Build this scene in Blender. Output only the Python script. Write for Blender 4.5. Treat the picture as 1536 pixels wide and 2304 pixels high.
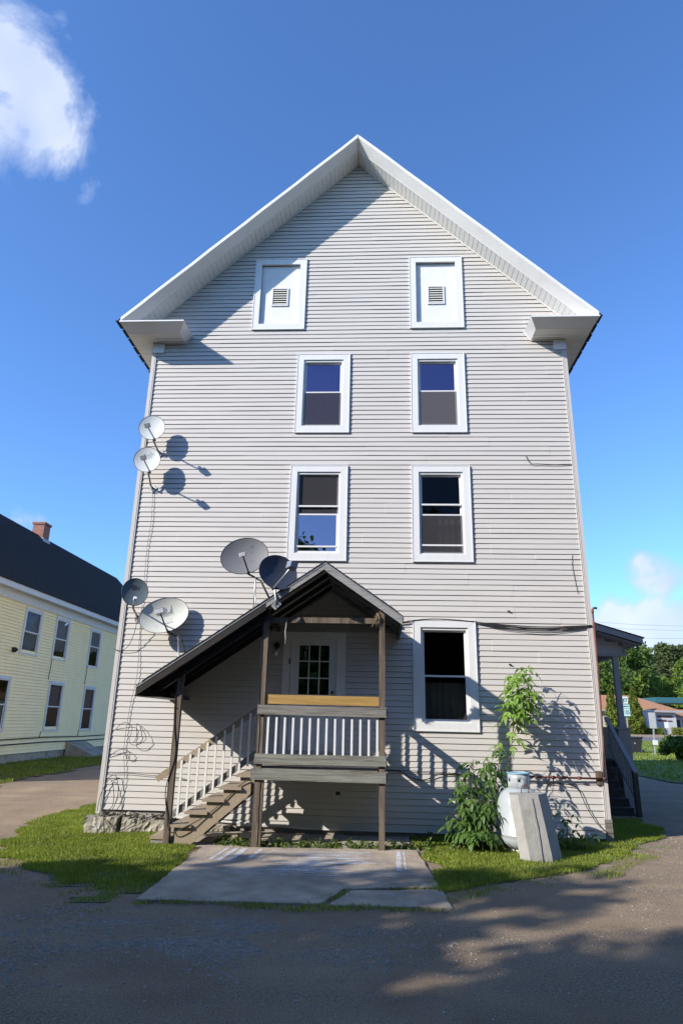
import bpy, math, random
import numpy as np
from mathutils import Vector, Matrix

for o_ in list(bpy.data.objects): bpy.data.objects.remove(o_)
S = bpy.context.scene
C = S.collection
R = math.radians
rnd = random.Random(7)
npr = np.random.default_rng(11)

# ---------------------------------------------------------------- camera, sky, sun, exposure
F_PX, YAW, PITCH, ROLL = 1469.0, R(3.291), R(17.729), R(1.2542)
CAM = Vector((0.0, -12.299, 1.85))
cy_, sy_, cp_, sp_ = math.cos(YAW), math.sin(YAW), math.cos(PITCH), math.sin(PITCH)
fwd = Vector((-sy_*cp_, cy_*cp_, sp_)); right = Vector((cy_, sy_, 0)); up = right.cross(fwd)
cr_, sr_ = math.cos(ROLL), math.sin(ROLL)
rt2 = cr_*right + sr_*up; up2 = -sr_*right + cr_*up
cd = bpy.data.cameras.new('camera'); cam = bpy.data.objects.new('camera', cd); C.objects.link(cam)
m3 = Matrix((rt2, up2, -fwd)).transposed()
cam.matrix_world = Matrix.Translation(CAM) @ m3.to_4x4()
cd.sensor_fit = 'VERTICAL'; cd.sensor_height = 36.0; cd.lens = F_PX/2304*36.0
cd.clip_start = 0.1; cd.clip_end = 3000
S.camera = cam

TO_SUN = Vector((-1.44, -1.0, 0.98)).normalized()
SUN_EL = math.asin(TO_SUN.z); SUN_AZ = math.atan2(TO_SUN.x, TO_SUN.y)     # rotation from +Y towards +X
SKY_STRENGTH = 0.15
w = bpy.data.worlds.new('World'); S.world = w; w.use_nodes = True
nt = w.node_tree; nt.nodes.clear()
def wn(t, **k):
    n = nt.nodes.new(t)
    for a, b in k.items(): setattr(n, a, b)
    return n
wl = nt.links.new
sky = wn('ShaderNodeTexSky', sky_type='NISHITA', sun_disc=False, sun_elevation=SUN_EL, sun_rotation=SUN_AZ,
         altitude=400.0, air_density=1.0, dust_density=0.6, ozone_density=3.0)
tc = wn('ShaderNodeTexCoord')
def wmath(op, a, b=None, c=None, clamp=False):
    n = wn('ShaderNodeMath', operation=op, use_clamp=clamp)
    for i, v in enumerate((a, b, c)):
        if v is None: continue
        if isinstance(v, (int, float)): n.inputs[i].default_value = v
        else: wl(v, n.inputs[i])
    return n.outputs[0]
# flattened cloud-deck coordinates (direction / height) so that far clouds crowd towards the horizon
sx = wn('ShaderNodeSeparateXYZ'); wl(tc.outputs['Generated'], sx.inputs[0])
nz1 = wn('ShaderNodeTexNoise'); nz1.inputs['Scale'].default_value = 6.5; nz1.inputs['Detail'].default_value = 7; nz1.inputs['Roughness'].default_value = 0.62
nz1.inputs['Distortion'].default_value = 0.35
wl(tc.outputs['Generated'], nz1.inputs['Vector'])
nz2 = wn('ShaderNodeTexNoise'); nz2.inputs['Scale'].default_value = 1.3; nz2.inputs['Detail'].default_value = 1
wl(tc.outputs['Generated'], nz2.inputs['Vector'])
nz3 = wn('ShaderNodeTexNoise'); nz3.inputs['Scale'].default_value = 9.0; nz3.inputs['Detail'].default_value = 2
wl(tc.outputs['Generated'], nz3.inputs['Vector'])
# cumulus cells: where the clouds of that afternoon stand in the sky (direction, angular radius, weight)
cells = [((-0.442, 0.560, 0.702), 0.125, 0.43), ((-0.405, 0.570, 0.716), 0.06, 0.24), ((-0.435, 0.590, 0.681), 0.06, 0.18), ((-0.364, 0.673, 0.644), 0.042, 0.13), ((-0.285, 0.525, 0.80), 0.05, 0.15),
         ((0.388, 0.90, 0.200), 0.05, 0.23), ((0.322, 0.937, 0.138), 0.055, 0.33), ((0.390, 0.911, 0.136), 0.055, 0.33), ((0.41, 0.908, 0.092), 0.10, 0.60), ((0.33, 0.94, 0.095), 0.08, 0.55), ((-0.478, 0.845, 0.243), 0.04, 0.30), ((-0.40, 0.89, 0.21), 0.04, 0.26), ((-0.36, 0.90, 0.20), 0.04, 0.26),
         ((0.75, 0.5, 0.30), 0.2, 0.40), ((0.9, -0.2, 0.35), 0.22, 0.40), ((-0.9, 0.25, 0.33), 0.2, 0.35), ((0.3, -0.8, 0.5), 0.2, 0.40), ((-0.15, -0.5, 0.85), 0.16, 0.35)]
acc = None
for d_, rad, wt in cells:
    d_ = Vector(d_).normalized()
    v = wn('ShaderNodeVectorMath', operation='DISTANCE'); v.inputs[1].default_value = d_
    wl(tc.outputs['Generated'], v.inputs[0])
    f = wmath('SUBTRACT', 1.0, wmath('DIVIDE', v.outputs['Value'], rad), clamp=True)
    f = wmath('MULTIPLY', wmath('SMOOTH_MIN', wmath('MULTIPLY', f, 1.9), 1.0, 0.3), wt)
    acc = f if acc is None else wmath('MAXIMUM', acc, f)
base = wmath('ADD', wmath('MULTIPLY', wmath('SUBTRACT', nz1.outputs['Fac'], 0.5), 1.75), wmath('MULTIPLY', wmath('SUBTRACT', nz2.outputs['Fac'], 0.5), 0.25))
dens = wmath('MULTIPLY', wmath('SUBTRACT', wmath('ADD', base, acc), 0.15), 2.9, clamp=True)
dens = wmath('MULTIPLY', wmath('POWER', dens, 1.25), wmath('MULTIPLY', wmath('SUBTRACT', acc, 0.0), 9.0, clamp=True))
ccol = wn('ShaderNodeMixRGB'); ccol.inputs[1].default_value = (2.4, 3.0, 4.5, 1); ccol.inputs[2].default_value = (3.9, 4.2, 4.8, 1)
wl(wmath('MULTIPLY', wmath('POWER', dens, 1.3), wmath('MULTIPLY_ADD', wmath('SUBTRACT', nz3.outputs['Fac'], 0.5), 2.2, 0.62, clamp=True), clamp=True), ccol.inputs[0])
hs_ = wn('ShaderNodeMixRGB', blend_type='MULTIPLY'); hs_.inputs[0].default_value = 1.0; hs_.inputs[2].default_value = (.67, .94, 1.27, 1); wl(sky.outputs[0], hs_.inputs[1])
mixc = wn('ShaderNodeMixRGB'); wl(wmath('MULTIPLY', dens, 0.9), mixc.inputs[0]); wl(hs_.outputs[0], mixc.inputs[1]); wl(ccol.outputs[0], mixc.inputs[2])
bg = wn('ShaderNodeBackground'); bg.inputs['Strength'].default_value = SKY_STRENGTH; wl(mixc.outputs[0], bg.inputs[0])
wo = wn('ShaderNodeOutputWorld'); wl(bg.outputs[0], wo.inputs[0])

sd = bpy.data.lights.new('sun', 'SUN'); sun = bpy.data.objects.new('sun', sd); C.objects.link(sun)
sd.energy = 4.6; sd.angle = R(0.53); sd.color = (1.0, 0.93, 0.83)
sun.rotation_euler = (-TO_SUN).to_track_quat('-Z', 'Y').to_euler(); sun.location = TO_SUN*60

S.view_settings.view_transform = 'Standard'; S.view_settings.look = 'None'
S.view_settings.gamma = 1.0; S.view_settings.exposure = 0.63; S.view_settings.use_curve_mapping = False

# ---------------------------------------------------------------- helpers
class MB:
    """collects boxes, tubes and faces; build() links them as one mesh object"""
    def __init__(s): s.v = []; s.f = []; s.sm = []
    def add(s, vs, fs, smooth=False):
        b = len(s.v); s.v += [Vector(q) for q in vs]; s.f += [tuple(b+i for i in q) for q in fs]; s.sm += [smooth]*len(fs); return s
    def box(s, x0, x1, y0, y1, z0, z1):
        return s.hexa([(x0,y0,z0),(x1,y0,z0),(x1,y1,z0),(x0,y1,z0),(x0,y0,z1),(x1,y0,z1),(x1,y1,z1),(x0,y1,z1)])
    def hexa(s, p): return s.add(p, [(0,3,2,1),(4,5,6,7),(0,1,5,4),(1,2,6,5),(2,3,7,6),(3,0,4,7)])
    def prism(s, pts, off):
        off = Vector(off); n = len(pts); a = [Vector(q) for q in pts]; b = [q+off for q in a]
        return s.add(a+b, [tuple(range(n))[::-1], tuple(range(n, 2*n))]+[(i, (i+1) % n, (i+1) % n+n, i+n) for i in range(n)])
    def bar(s, p0, p1, wd, ht, upv=(0,0,1), cap=0):
        p0, p1 = Vector(p0), Vector(p1); d = (p1-p0).normalized(); sd_ = d.cross(Vector(upv))
        if sd_.length < 1e-5: sd_ = Vector((1,0,0))
        sd_.normalize(); u = sd_.cross(d).normalized(); a = sd_*wd/2; b = u*ht/2
        return s.hexa([p0-a-b, p0+a-b, p1+a-b, p1-a-b, p0-a+b, p0+a+b, p1+a+b, p1-a+b])
    def tube(s, path, r, n=8, r1=None, smooth=True):
        P = [Vector(q) for q in path]; vs = []; k = len(P); u0 = None
        for i, q in enumerate(P):
            d = (P[min(i+1, k-1)]-P[max(i-1, 0)]).normalized()
            if u0 is None:
                u0 = d.orthogonal().normalized()
            u0 = (u0-d*u0.dot(d)); u0 = u0.normalized() if u0.length > 1e-6 else d.orthogonal().normalized()
            w0 = d.cross(u0); rr = r if r1 is None else r+(r1-r)*i/(k-1)
            if callable(r): rr = r(i/(k-1))
            vs += [q+(u0*math.cos(t)+w0*math.sin(t))*rr for t in [2*math.pi*j/n for j in range(n)]]
        fs = [(i*n+j, i*n+(j+1) % n, (i+1)*n+(j+1) % n, (i+1)*n+j) for i in range(k-1) for j in range(n)]
        s.add(vs, fs, smooth); b = len(s.v)-len(vs)
        s.f += [tuple(b+j for j in range(n))[::-1], tuple(b+(k-1)*n+j for j in range(n))]; s.sm += [False, False]
        return s
    def lathe(s, prof, n=32, c=(0,0,0), smooth=True):
        c = Vector(c); k = len(prof)
        vs = [c+Vector((r*math.cos(2*math.pi*j/n), r*math.sin(2*math.pi*j/n), z)) for r, z in prof for j in range(n)]
        return s.add(vs, [(i*n+j, i*n+(j+1) % n, (i+1)*n+(j+1) % n, (i+1)*n+j) for i in range(k-1) for j in range(n)], smooth)
    def mesh(s, name, mat, org=(0,0,0)):
        me = bpy.data.meshes.new(name); org = Vector(org)
        me.from_pydata([tuple(q-org) for q in s.v], [], s.f); me.polygons.foreach_set('use_smooth', s.sm)
        if mat: me.materials.append(mat)
        me.update(); return me
    def build(s, name, mat, parent=None, loc=None):
        org = wloc(parent)
        base_ = Vector(loc) if loc is not None else org
        o = bpy.data.objects.new(name, s.mesh(name, mat, base_)); C.objects.link(o)
        if parent: o.parent = parent
        o.location = base_-org if parent else base_
        return o
def wloc(o):
    t = Vector((0,0,0))
    while o is not None: t = t+Vector(o.location); o = o.parent
    return t
def empty(name, loc, label, cat, group=None):
    o = bpy.data.objects.new(name, None); C.objects.link(o); o.location = loc; o.empty_display_size = .2
    return tag(o, label, cat, group)
def group_part(name, parent, loc):
    o = bpy.data.objects.new(name, None); C.objects.link(o); o.parent = parent; o.location = Vector(loc)-wloc(parent); o.empty_display_size = .1
    return o
def tag(o, label=None, cat=None, group=None, kind=None):
    if label: o['label'] = label
    if cat: o['category'] = cat
    if group: o['group'] = group
    if kind: o['kind'] = kind
    return o
def inst(name, me, parent, loc, rot=None, scale=None):
    o = bpy.data.objects.new(name, me); C.objects.link(o)
    if parent: o.parent = parent
    o.location = Vector(loc)-(wloc(parent) if parent else Vector((0,0,0)))
    if rot is not None: o.rotation_euler = rot
    if scale is not None: o.scale = scale
    return o
def np_mesh(name, V, Fc, mat, smooth=False, tint=None):
    V = np.asarray(V, np.float32); Fc = np.asarray(Fc, np.int32); k = Fc.shape[1]
    me = bpy.data.meshes.new(name); me.vertices.add(len(V)); me.vertices.foreach_set('co', V.ravel())
    me.loops.add(Fc.size); me.loops.foreach_set('vertex_index', Fc.ravel())
    me.polygons.add(len(Fc)); me.polygons.foreach_set('loop_start', np.arange(0, Fc.size, k, dtype=np.int32))
    try: me.polygons.foreach_set('loop_total', np.full(len(Fc), k, np.int32))
    except Exception: pass
    if smooth: me.polygons.foreach_set('use_smooth', np.ones(len(Fc), bool))
    if tint is not None:
        at = me.attributes.new('tint', 'FLOAT', 'FACE'); at.data.foreach_set('value', np.asarray(tint, np.float32))
    me.materials.append(mat); me.update(); me.validate(); return me
def text_mesh(txt, size, mat, name, extrude=0.0, align='CENTER', bold=0.0, shear=0.0):
    cu = bpy.data.curves.new(name, 'FONT'); cu.body = txt; cu.size = size; cu.align_x = align; cu.align_y = 'CENTER'
    cu.extrude = extrude; cu.offset = bold; cu.shear = shear; cu.resolution_u = 3
    ob = bpy.data.objects.new(name+'_tmp', cu); C.objects.link(ob)
    bpy.context.view_layer.update()
    me = bpy.data.meshes.new_from_object(ob.evaluated_get(bpy.context.evaluated_depsgraph_get()))
    bpy.data.objects.remove(ob); bpy.data.curves.remove(cu)
    me.materials.clear(); me.materials.append(mat); me.name = name
    return me
def place(o, origin, xax, yax, parent=None):
    """orient object so that local x,y follow the given axes"""
    x = Vector(xax).normalized(); y = Vector(yax); y = (y-x*y.dot(x)).normalized(); z = x.cross(y)
    M = Matrix((x, y, z)).transposed().to_4x4(); M.translation = Vector(origin)-(wloc(parent) if parent else Vector((0,0,0)))
    if parent: o.parent = parent
    o.matrix_local = M if parent else M
    if not parent: o.matrix_world = M
    return o
def smst(a, b, x): t = min(1, max(0, (x-a)/(b-a))); return t*t*(3-2*t)

# ---------------------------------------------------------------- materials
def mat(name, col, rough=0.6, var=0.10, scale=6.0, bump=0.0, bscale=60.0, metal=0.0, spec=0.4, stretch=(1,1,1), col2=None, f2=(0.45,0.6), s2=2.0, coords='Object', detail=4.0, transl=0.0, tint=False):
    m = bpy.data.materials.new(name); m.use_nodes = True; t = m.node_tree; t.nodes.clear(); L = t.links.new
    def n(ty, **k):
        q = t.nodes.new(ty)
        for a, b in k.items(): setattr(q, a, b)
        return q
    out = n('ShaderNodeOutputMaterial'); b = n('ShaderNodeBsdfPrincipled'); L(b.outputs[0], out.inputs[0])
    b.inputs['Roughness'].default_value = rough; b.inputs['Metallic'].default_value = metal; b.inputs['Specular IOR Level'].default_value = spec
    c = n('ShaderNodeTexCoord'); mp = n('ShaderNodeMapping'); L(c.outputs[coords], mp.inputs[0]); mp.inputs['Scale'].default_value = stretch
    nz = n('ShaderNodeTexNoise'); nz.inputs['Scale'].default_value = scale; nz.inputs['Detail'].default_value = detail; nz.inputs['Roughness'].default_value = 0.6; L(mp.outputs[0], nz.inputs['Vector'])
    mr = n('ShaderNodeMapRange'); mr.inputs[1].default_value = 0.25; mr.inputs[2].default_value = 0.75; mr.inputs[3].default_value = 1-var; mr.inputs[4].default_value = 1+var; L(nz.outputs['Fac'], mr.inputs[0])
    cc = n('ShaderNodeMixRGB', blend_type='MULTIPLY'); cc.inputs[0].default_value = 1; cc.inputs[1].default_value = (*col, 1); L(mr.outputs[0], cc.inputs[2])
    res = cc.outputs[0]
    if col2:
        nb = n('ShaderNodeTexNoise'); nb.inputs['Scale'].default_value = s2; nb.inputs['Detail'].default_value = 5; nb.inputs['Roughness'].default_value = .65; L(mp.outputs[0], nb.inputs['Vector'])
        m2 = n('ShaderNodeMapRange'); m2.inputs[1].default_value = f2[0]; m2.inputs[2].default_value = f2[1]; L(nb.outputs['Fac'], m2.inputs[0])
        mx = n('ShaderNodeMixRGB'); L(m2.outputs[0], mx.inputs[0]); L(res, mx.inputs[1]); mx.inputs[2].default_value = (*col2, 1); res = mx.outputs[0]
    if tint:
        at = n('ShaderNodeAttribute', attribute_name='tint'); mt = n('ShaderNodeMixRGB', blend_type='MULTIPLY'); mt.inputs[0].default_value = 1
        cr = n('ShaderNodeValToRGB'); cr.color_ramp.elements[0].color = (.55,.62,.5,1); cr.color_ramp.elements[1].color = (1.45,1.3,.9,1); L(at.outputs['Fac'], cr.inputs[0])
        L(res, mt.inputs[1]); L(cr.outputs[0], mt.inputs[2]); res = mt.outputs[0]
    L(res, b.inputs['Base Color'])
    if bump:
        bn = n('ShaderNodeTexNoise'); bn.inputs['Scale'].default_value = bscale; bn.inputs['Detail'].default_value = 4; L(mp.outputs[0], bn.inputs['Vector'])
        bp = n('ShaderNodeBump'); bp.inputs['Strength'].default_value = bump; bp.inputs['Distance'].default_value = 0.02; L(bn.outputs['Fac'], bp.inputs['Height']); L(bp.outputs[0], b.inputs['Normal'])
    if transl:
        tr = n('ShaderNodeBsdfTranslucent'); ms = n('ShaderNodeMixShader'); ms.inputs[0].default_value = transl
        br = n('ShaderNodeMixRGB', blend_type='MULTIPLY'); br.inputs[0].default_value = 1; br.inputs[2].default_value = (1.25,1.3,.6,1); L(res, br.inputs[1]); L(br.outputs[0], tr.inputs[0])
        L(b.outputs[0], ms.inputs[1]); L(tr.outputs[0], ms.inputs[2]); L(ms.outputs[0], out.inputs[0])
    return m
def glass(name, fac, refl, tcol, rough=0.0, bump=0.0):
    m = bpy.data.materials.new(name); m.use_nodes = True; t = m.node_tree; t.nodes.clear()
    out = t.nodes.new('ShaderNodeOutputMaterial'); g_ = t.nodes.new('ShaderNodeBsdfGlossy'); tr = t.nodes.new('ShaderNodeBsdfTransparent'); mx = t.nodes.new('ShaderNodeMixShader')
    g_.inputs[0].default_value = (*refl, 1); g_.inputs['Roughness'].default_value = rough; tr.inputs[0].default_value = (*tcol, 1)
    lw = t.nodes.new('ShaderNodeLayerWeight'); lw.inputs[0].default_value = 0.25
    ad = t.nodes.new('ShaderNodeMath'); ad.operation = 'MULTIPLY_ADD'; ad.inputs[1].default_value = 0.6; ad.inputs[2].default_value = fac; ad.use_clamp = True
    t.links.new(lw.outputs['Fresnel'], ad.inputs[0]); t.links.new(ad.outputs[0], mx.inputs[0])
    if bump:
        nz = t.nodes.new('ShaderNodeTexNoise'); nz.inputs['Scale'].default_value = 3.0; bp = t.nodes.new('ShaderNodeBump'); bp.inputs['Strength'].default_value = bump; bp.inputs['Distance'].default_value = .01
        tcx = t.nodes.new('ShaderNodeTexCoord'); t.links.new(tcx.outputs['Object'], nz.inputs['Vector']); t.links.new(nz.outputs['Fac'], bp.inputs['Height']); t.links.new(bp.outputs[0], g_.inputs['Normal'])
    t.links.new(tr.outputs[0], mx.inputs[1]); t.links.new(g_.outputs[0], mx.inputs[2]); t.links.new(mx.outputs[0], out.inputs[0])
    return m
def mesh_screen(name, col, fac, scale=260):
    m = bpy.data.materials.new(name); m.use_nodes = True; t = m.node_tree; t.nodes.clear()
    out = t.nodes.new('ShaderNodeOutputMaterial'); d = t.nodes.new('ShaderNodeBsdfDiffuse'); tr = t.nodes.new('ShaderNodeBsdfTransparent'); mx = t.nodes.new('ShaderNodeMixShader')
    nz = t.nodes.new('ShaderNodeTexNoise'); nz.inputs['Scale'].default_value = 90; nz.inputs['Detail'].default_value = 3
    mr = t.nodes.new('ShaderNodeMapRange'); mr.inputs[1].default_value = .35; mr.inputs[2].default_value = .7; mr.inputs[3].default_value = fac-.2; mr.inputs[4].default_value = fac+.2
    d.inputs[0].default_value = (*col, 1); t.links.new(nz.outputs['Fac'], mr.inputs[0]); t.links.new(mr.outputs[0], mx.inputs[0])
    t.links.new(tr.outputs[0], mx.inputs[1]); t.links.new(d.outputs[0], mx.inputs[2]); t.links.new(mx.outputs[0], out.inputs[0]); return m
M = {}
M['vinyl'] = mat('vinyl_siding', (.51,.484,.450), .5, .045, 1.3, .05, 40, stretch=(.6,1,4), col2=(.44,.42,.395), f2=(.58,.85), s2=.7)
M['vinyl_trim'] = mat('vinyl_corner', (.50,.475,.445), .45, .03)
M['white'] = mat('white_trim', (.655,.655,.645), .45, .04, 2, .04, 20, stretch=(3,3,.6), col2=(.54,.54,.53), f2=(.58,.9), s2=2.0)
M['alu'] = mat('white_aluminium_fascia', (.69,.69,.68), .42, .05, 1.2, .18, 2.5, col2=(.58,.58,.565), f2=(.55,.85), s2=1.1)
M['soffit'] = mat('soffit_vinyl', (.70,.70,.68), .5, .04, 3)
M['panel'] = mat('painted_panel', (.67,.67,.66), .55, .05, 3, .05, 30, col2=(.66,.66,.64), f2=(.6,.8), s2=2.4)
M['dark'] = mat('dark_recess', (.035,.033,.03), .8, .2)
M['grille'] = mat('vent_plastic', (.62,.61,.55), .6, .1, 20)
M['roof'] = mat('asphalt_shingle', (.036,.034,.034), .95, .4, 14, .4, 80, spec=.15)
M['room'] = mat('interior_wall', (.23,.19,.15), .9, .1)
M['sheath'] = mat('sheathing', (.3,.28,.26), .9, .1)
M['concrete'] = mat('old_concrete', (.30,.285,.26), .9, .18, 5, .5, 25, col2=(.20,.19,.17), f2=(.48,.66), s2=3, detail=8)
M['stone'] = mat('foundation_stone', (.36,.325,.255), .95, .25, 6, .9, 14, col2=(.2,.18,.145), f2=(.5,.66), s2=3, detail=8)
M['wood_x'] = mat('weathered_wood_board', (.20,.187,.165), .8, .40, 9, .45, 22, stretch=(.35,5,9), col2=(.075,.064,.052), f2=(.46,.64), s2=2.6, detail=7)
M['wood_z'] = mat('weathered_wood_post', (.145,.112,.082), .8, .32, 9, .35, 22, stretch=(7,7,.5), col2=(.06,.04,.028), f2=(.46,.66), s2=2.0, detail=7)
M['wood_green'] = mat('pressure_treated_board', (.205,.205,.17), .8, .36, 9, .4, 22, stretch=(.35,5,9), col2=(.095,.088,.07), f2=(.48,.66), s2=2.6, detail=7)
M['wood_new'] = mat('new_yellow_pine_board', (.36,.22,.065), .65, .25, 7, .15, 25, stretch=(.4,4,10), col2=(.25,.14,.035), f2=(.5,.7), s2=2.5, detail=7)
M['wood_tread'] = mat('stair_tread_wood', (.29,.23,.16), .75, .22, 8, .25, 25, stretch=(5,.5,6), col2=(.28,.17,.08), f2=(.55,.75), s2=1.6, detail=7)
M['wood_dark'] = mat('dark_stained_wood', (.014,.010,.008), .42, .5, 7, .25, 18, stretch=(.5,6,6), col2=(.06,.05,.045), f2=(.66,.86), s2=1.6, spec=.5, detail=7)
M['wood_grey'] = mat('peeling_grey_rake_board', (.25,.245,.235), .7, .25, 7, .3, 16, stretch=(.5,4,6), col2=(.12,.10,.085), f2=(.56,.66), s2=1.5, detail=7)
M['door'] = mat('white_painted_door', (.66,.66,.64), .5, .05, 3, .04, 20)
M['rust'] = mat('rusty_paint', (.30,.16,.07), .85, .3, 30, .3, 60, col2=(.6,.58,.54), f2=(.4,.55), s2=18)
M['metal'] = mat('galvanised_steel', (.42,.42,.42), .42, .1, 12, metal=.75)
M['black'] = mat('black_plastic', (.025,.025,.027), .5, .1)
M['cable'] = mat('black_cable', (.02,.02,.02), .6, .1)
M['cable_grey'] = mat('grey_wire', (.16,.15,.15), .6, .1)
M['pipe'] = mat('rusty_gas_pipe', (.16,.055,.035), .6, .35, 18, .3, 40, col2=(.05,.035,.03), f2=(.5,.62), s2=6)
M['tank'] = mat('white_tank_paint', (.34,.37,.385), .38, .05, 3, .04, 9, col2=(.50,.50,.47), f2=(.6,.78), s2=1.6)
M['tank_rim'] = mat('blue_collar_paint', (.20,.36,.47), .5, .15, 20)
M['brass'] = mat('dull_brass', (.22,.16,.08), .45, .15, metal=.8)
M['bulb'] = mat('white_bulb_glass', (.7,.7,.66), .25, .02)
M['glass_purple'] = glass('low_e_glass', .33, (.50,.38,.60), (.45,.42,.5), bump=.06)
M['glass_blue'] = glass('reflecting_glass', .30, (.88,.74,.88), (.3,.3,.35), bump=.06)
M['glass_clear'] = glass('clear_window_glass', .0, (.9,.92,1), (.75,.76,.74), bump=.05)
M['glass_door'] = glass('door_glass', .36, (.95,.97,1), (.25,.25,.25), bump=.12)
M['screen'] = mesh_screen('insect_screen', (.15,.145,.16), .62)
M['screen_dark'] = mesh_screen('dark_insect_screen', (.065,.062,.07), .62)
M['curtain'] = mat('dim_curtain', (.13,.125,.10), .9, .2, 4)
M['yellow'] = mat('pale_yellow_clapboard', (.98,.80,.43), .6, .05, 2, .05, 30, col2=(.76,.68,.36), f2=(.62,.8), s2=1.1)
M['ytrim'] = mat('old_white_trim', (.62,.62,.60), .6, .08, 4)
M['yglass'] = glass('old_window_glass', .0, (.85,.9,1), (.55,.56,.58), bump=.1)
M['lace'] = mesh_screen('lace_curtain', (.45,.45,.45), .42, 60)
M['brick'] = None
M['flash'] = mat('lead_flashing', (.30,.31,.33), .5, .15, metal=.4)
M['leaf_y'] = mat('young_maple_leaf', (.20,.33,.055), .5, .2, 12, transl=.38, spec=.35)
M['leaf_b'] = mat('shrub_leaf', (.095,.175,.038), .5, .22, 12, transl=.35, spec=.4)
M['stem'] = mat('green_brown_stem', (.12,.085,.05), .8, .2)
M['bark'] = mat('tree_bark', (.10,.08,.06), .9, .3, 8, .6, 20, stretch=(3,3,.6))
M['crown1'] = mat('maple_foliage', (.085,.15,.03), .6, .2, .7, transl=.3, tint=True)
M['crown2'] = mat('bright_foliage', (.13,.21,.038), .6, .2, .7, transl=.3, tint=True)
M['pine'] = mat('pine_foliage', (.07,.10,.04), .7, .2, .6, transl=.15, tint=True)
M['cedar'] = mat('cedar_foliage', (.11,.15,.022), .7, .22, 1.5, transl=.2, tint=True)
M['hedge'] = mat('hedge_foliage', (.15,.19,.04), .7, .22, 1.5, transl=.2, tint=True)
M['grass'] = mat('grass_blades', (.18,.235,.045), .6, .3, 1.2, transl=.35, tint=True)
M['weed'] = mat('weed_leaves', (.09,.14,.035), .6, .25, 4, transl=.35, tint=True)
M['asphalt'] = mat('worn_asphalt', (.13,.125,.115), .9, .2, 2.5, .4, 120, col2=(.19,.175,.15), f2=(.5,.7), s2=.35, detail=8)
M['paint'] = None

def brick_mat():
    m = bpy.data.materials.new('chimney_brick'); m.use_nodes = True; t = m.node_tree; b = t.nodes['Principled BSDF']; b.inputs['Roughness'].default_value = .9
    c = t.nodes.new('ShaderNodeTexCoord'); s1 = t.nodes.new('ShaderNodeSeparateXYZ'); ad = t.nodes.new('ShaderNodeMath'); cb = t.nodes.new('ShaderNodeCombineXYZ')
    t.links.new(c.outputs['Object'], s1.inputs[0]); t.links.new(s1.outputs[0], ad.inputs[0]); t.links.new(s1.outputs[1], ad.inputs[1]); t.links.new(ad.outputs[0], cb.inputs[0]); t.links.new(s1.outputs[2], cb.inputs[1])
    k = t.nodes.new('ShaderNodeTexBrick'); k.inputs['Color1'].default_value = (.30,.10,.055,1); k.inputs['Color2'].default_value = (.22,.075,.05,1); k.inputs['Mortar'].default_value = (.28,.24,.2,1)
    k.inputs['Scale'].default_value = 1.0; k.inputs['Brick Width'].default_value = .22; k.inputs['Row Height'].default_value = .075; k.inputs['Mortar Size'].default_value = .008
    t.links.new(cb.outputs[0], k.inputs[0]); t.links.new(k.outputs[0], b.inputs[0]); return m
M['brick'] = brick_mat()
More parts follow.
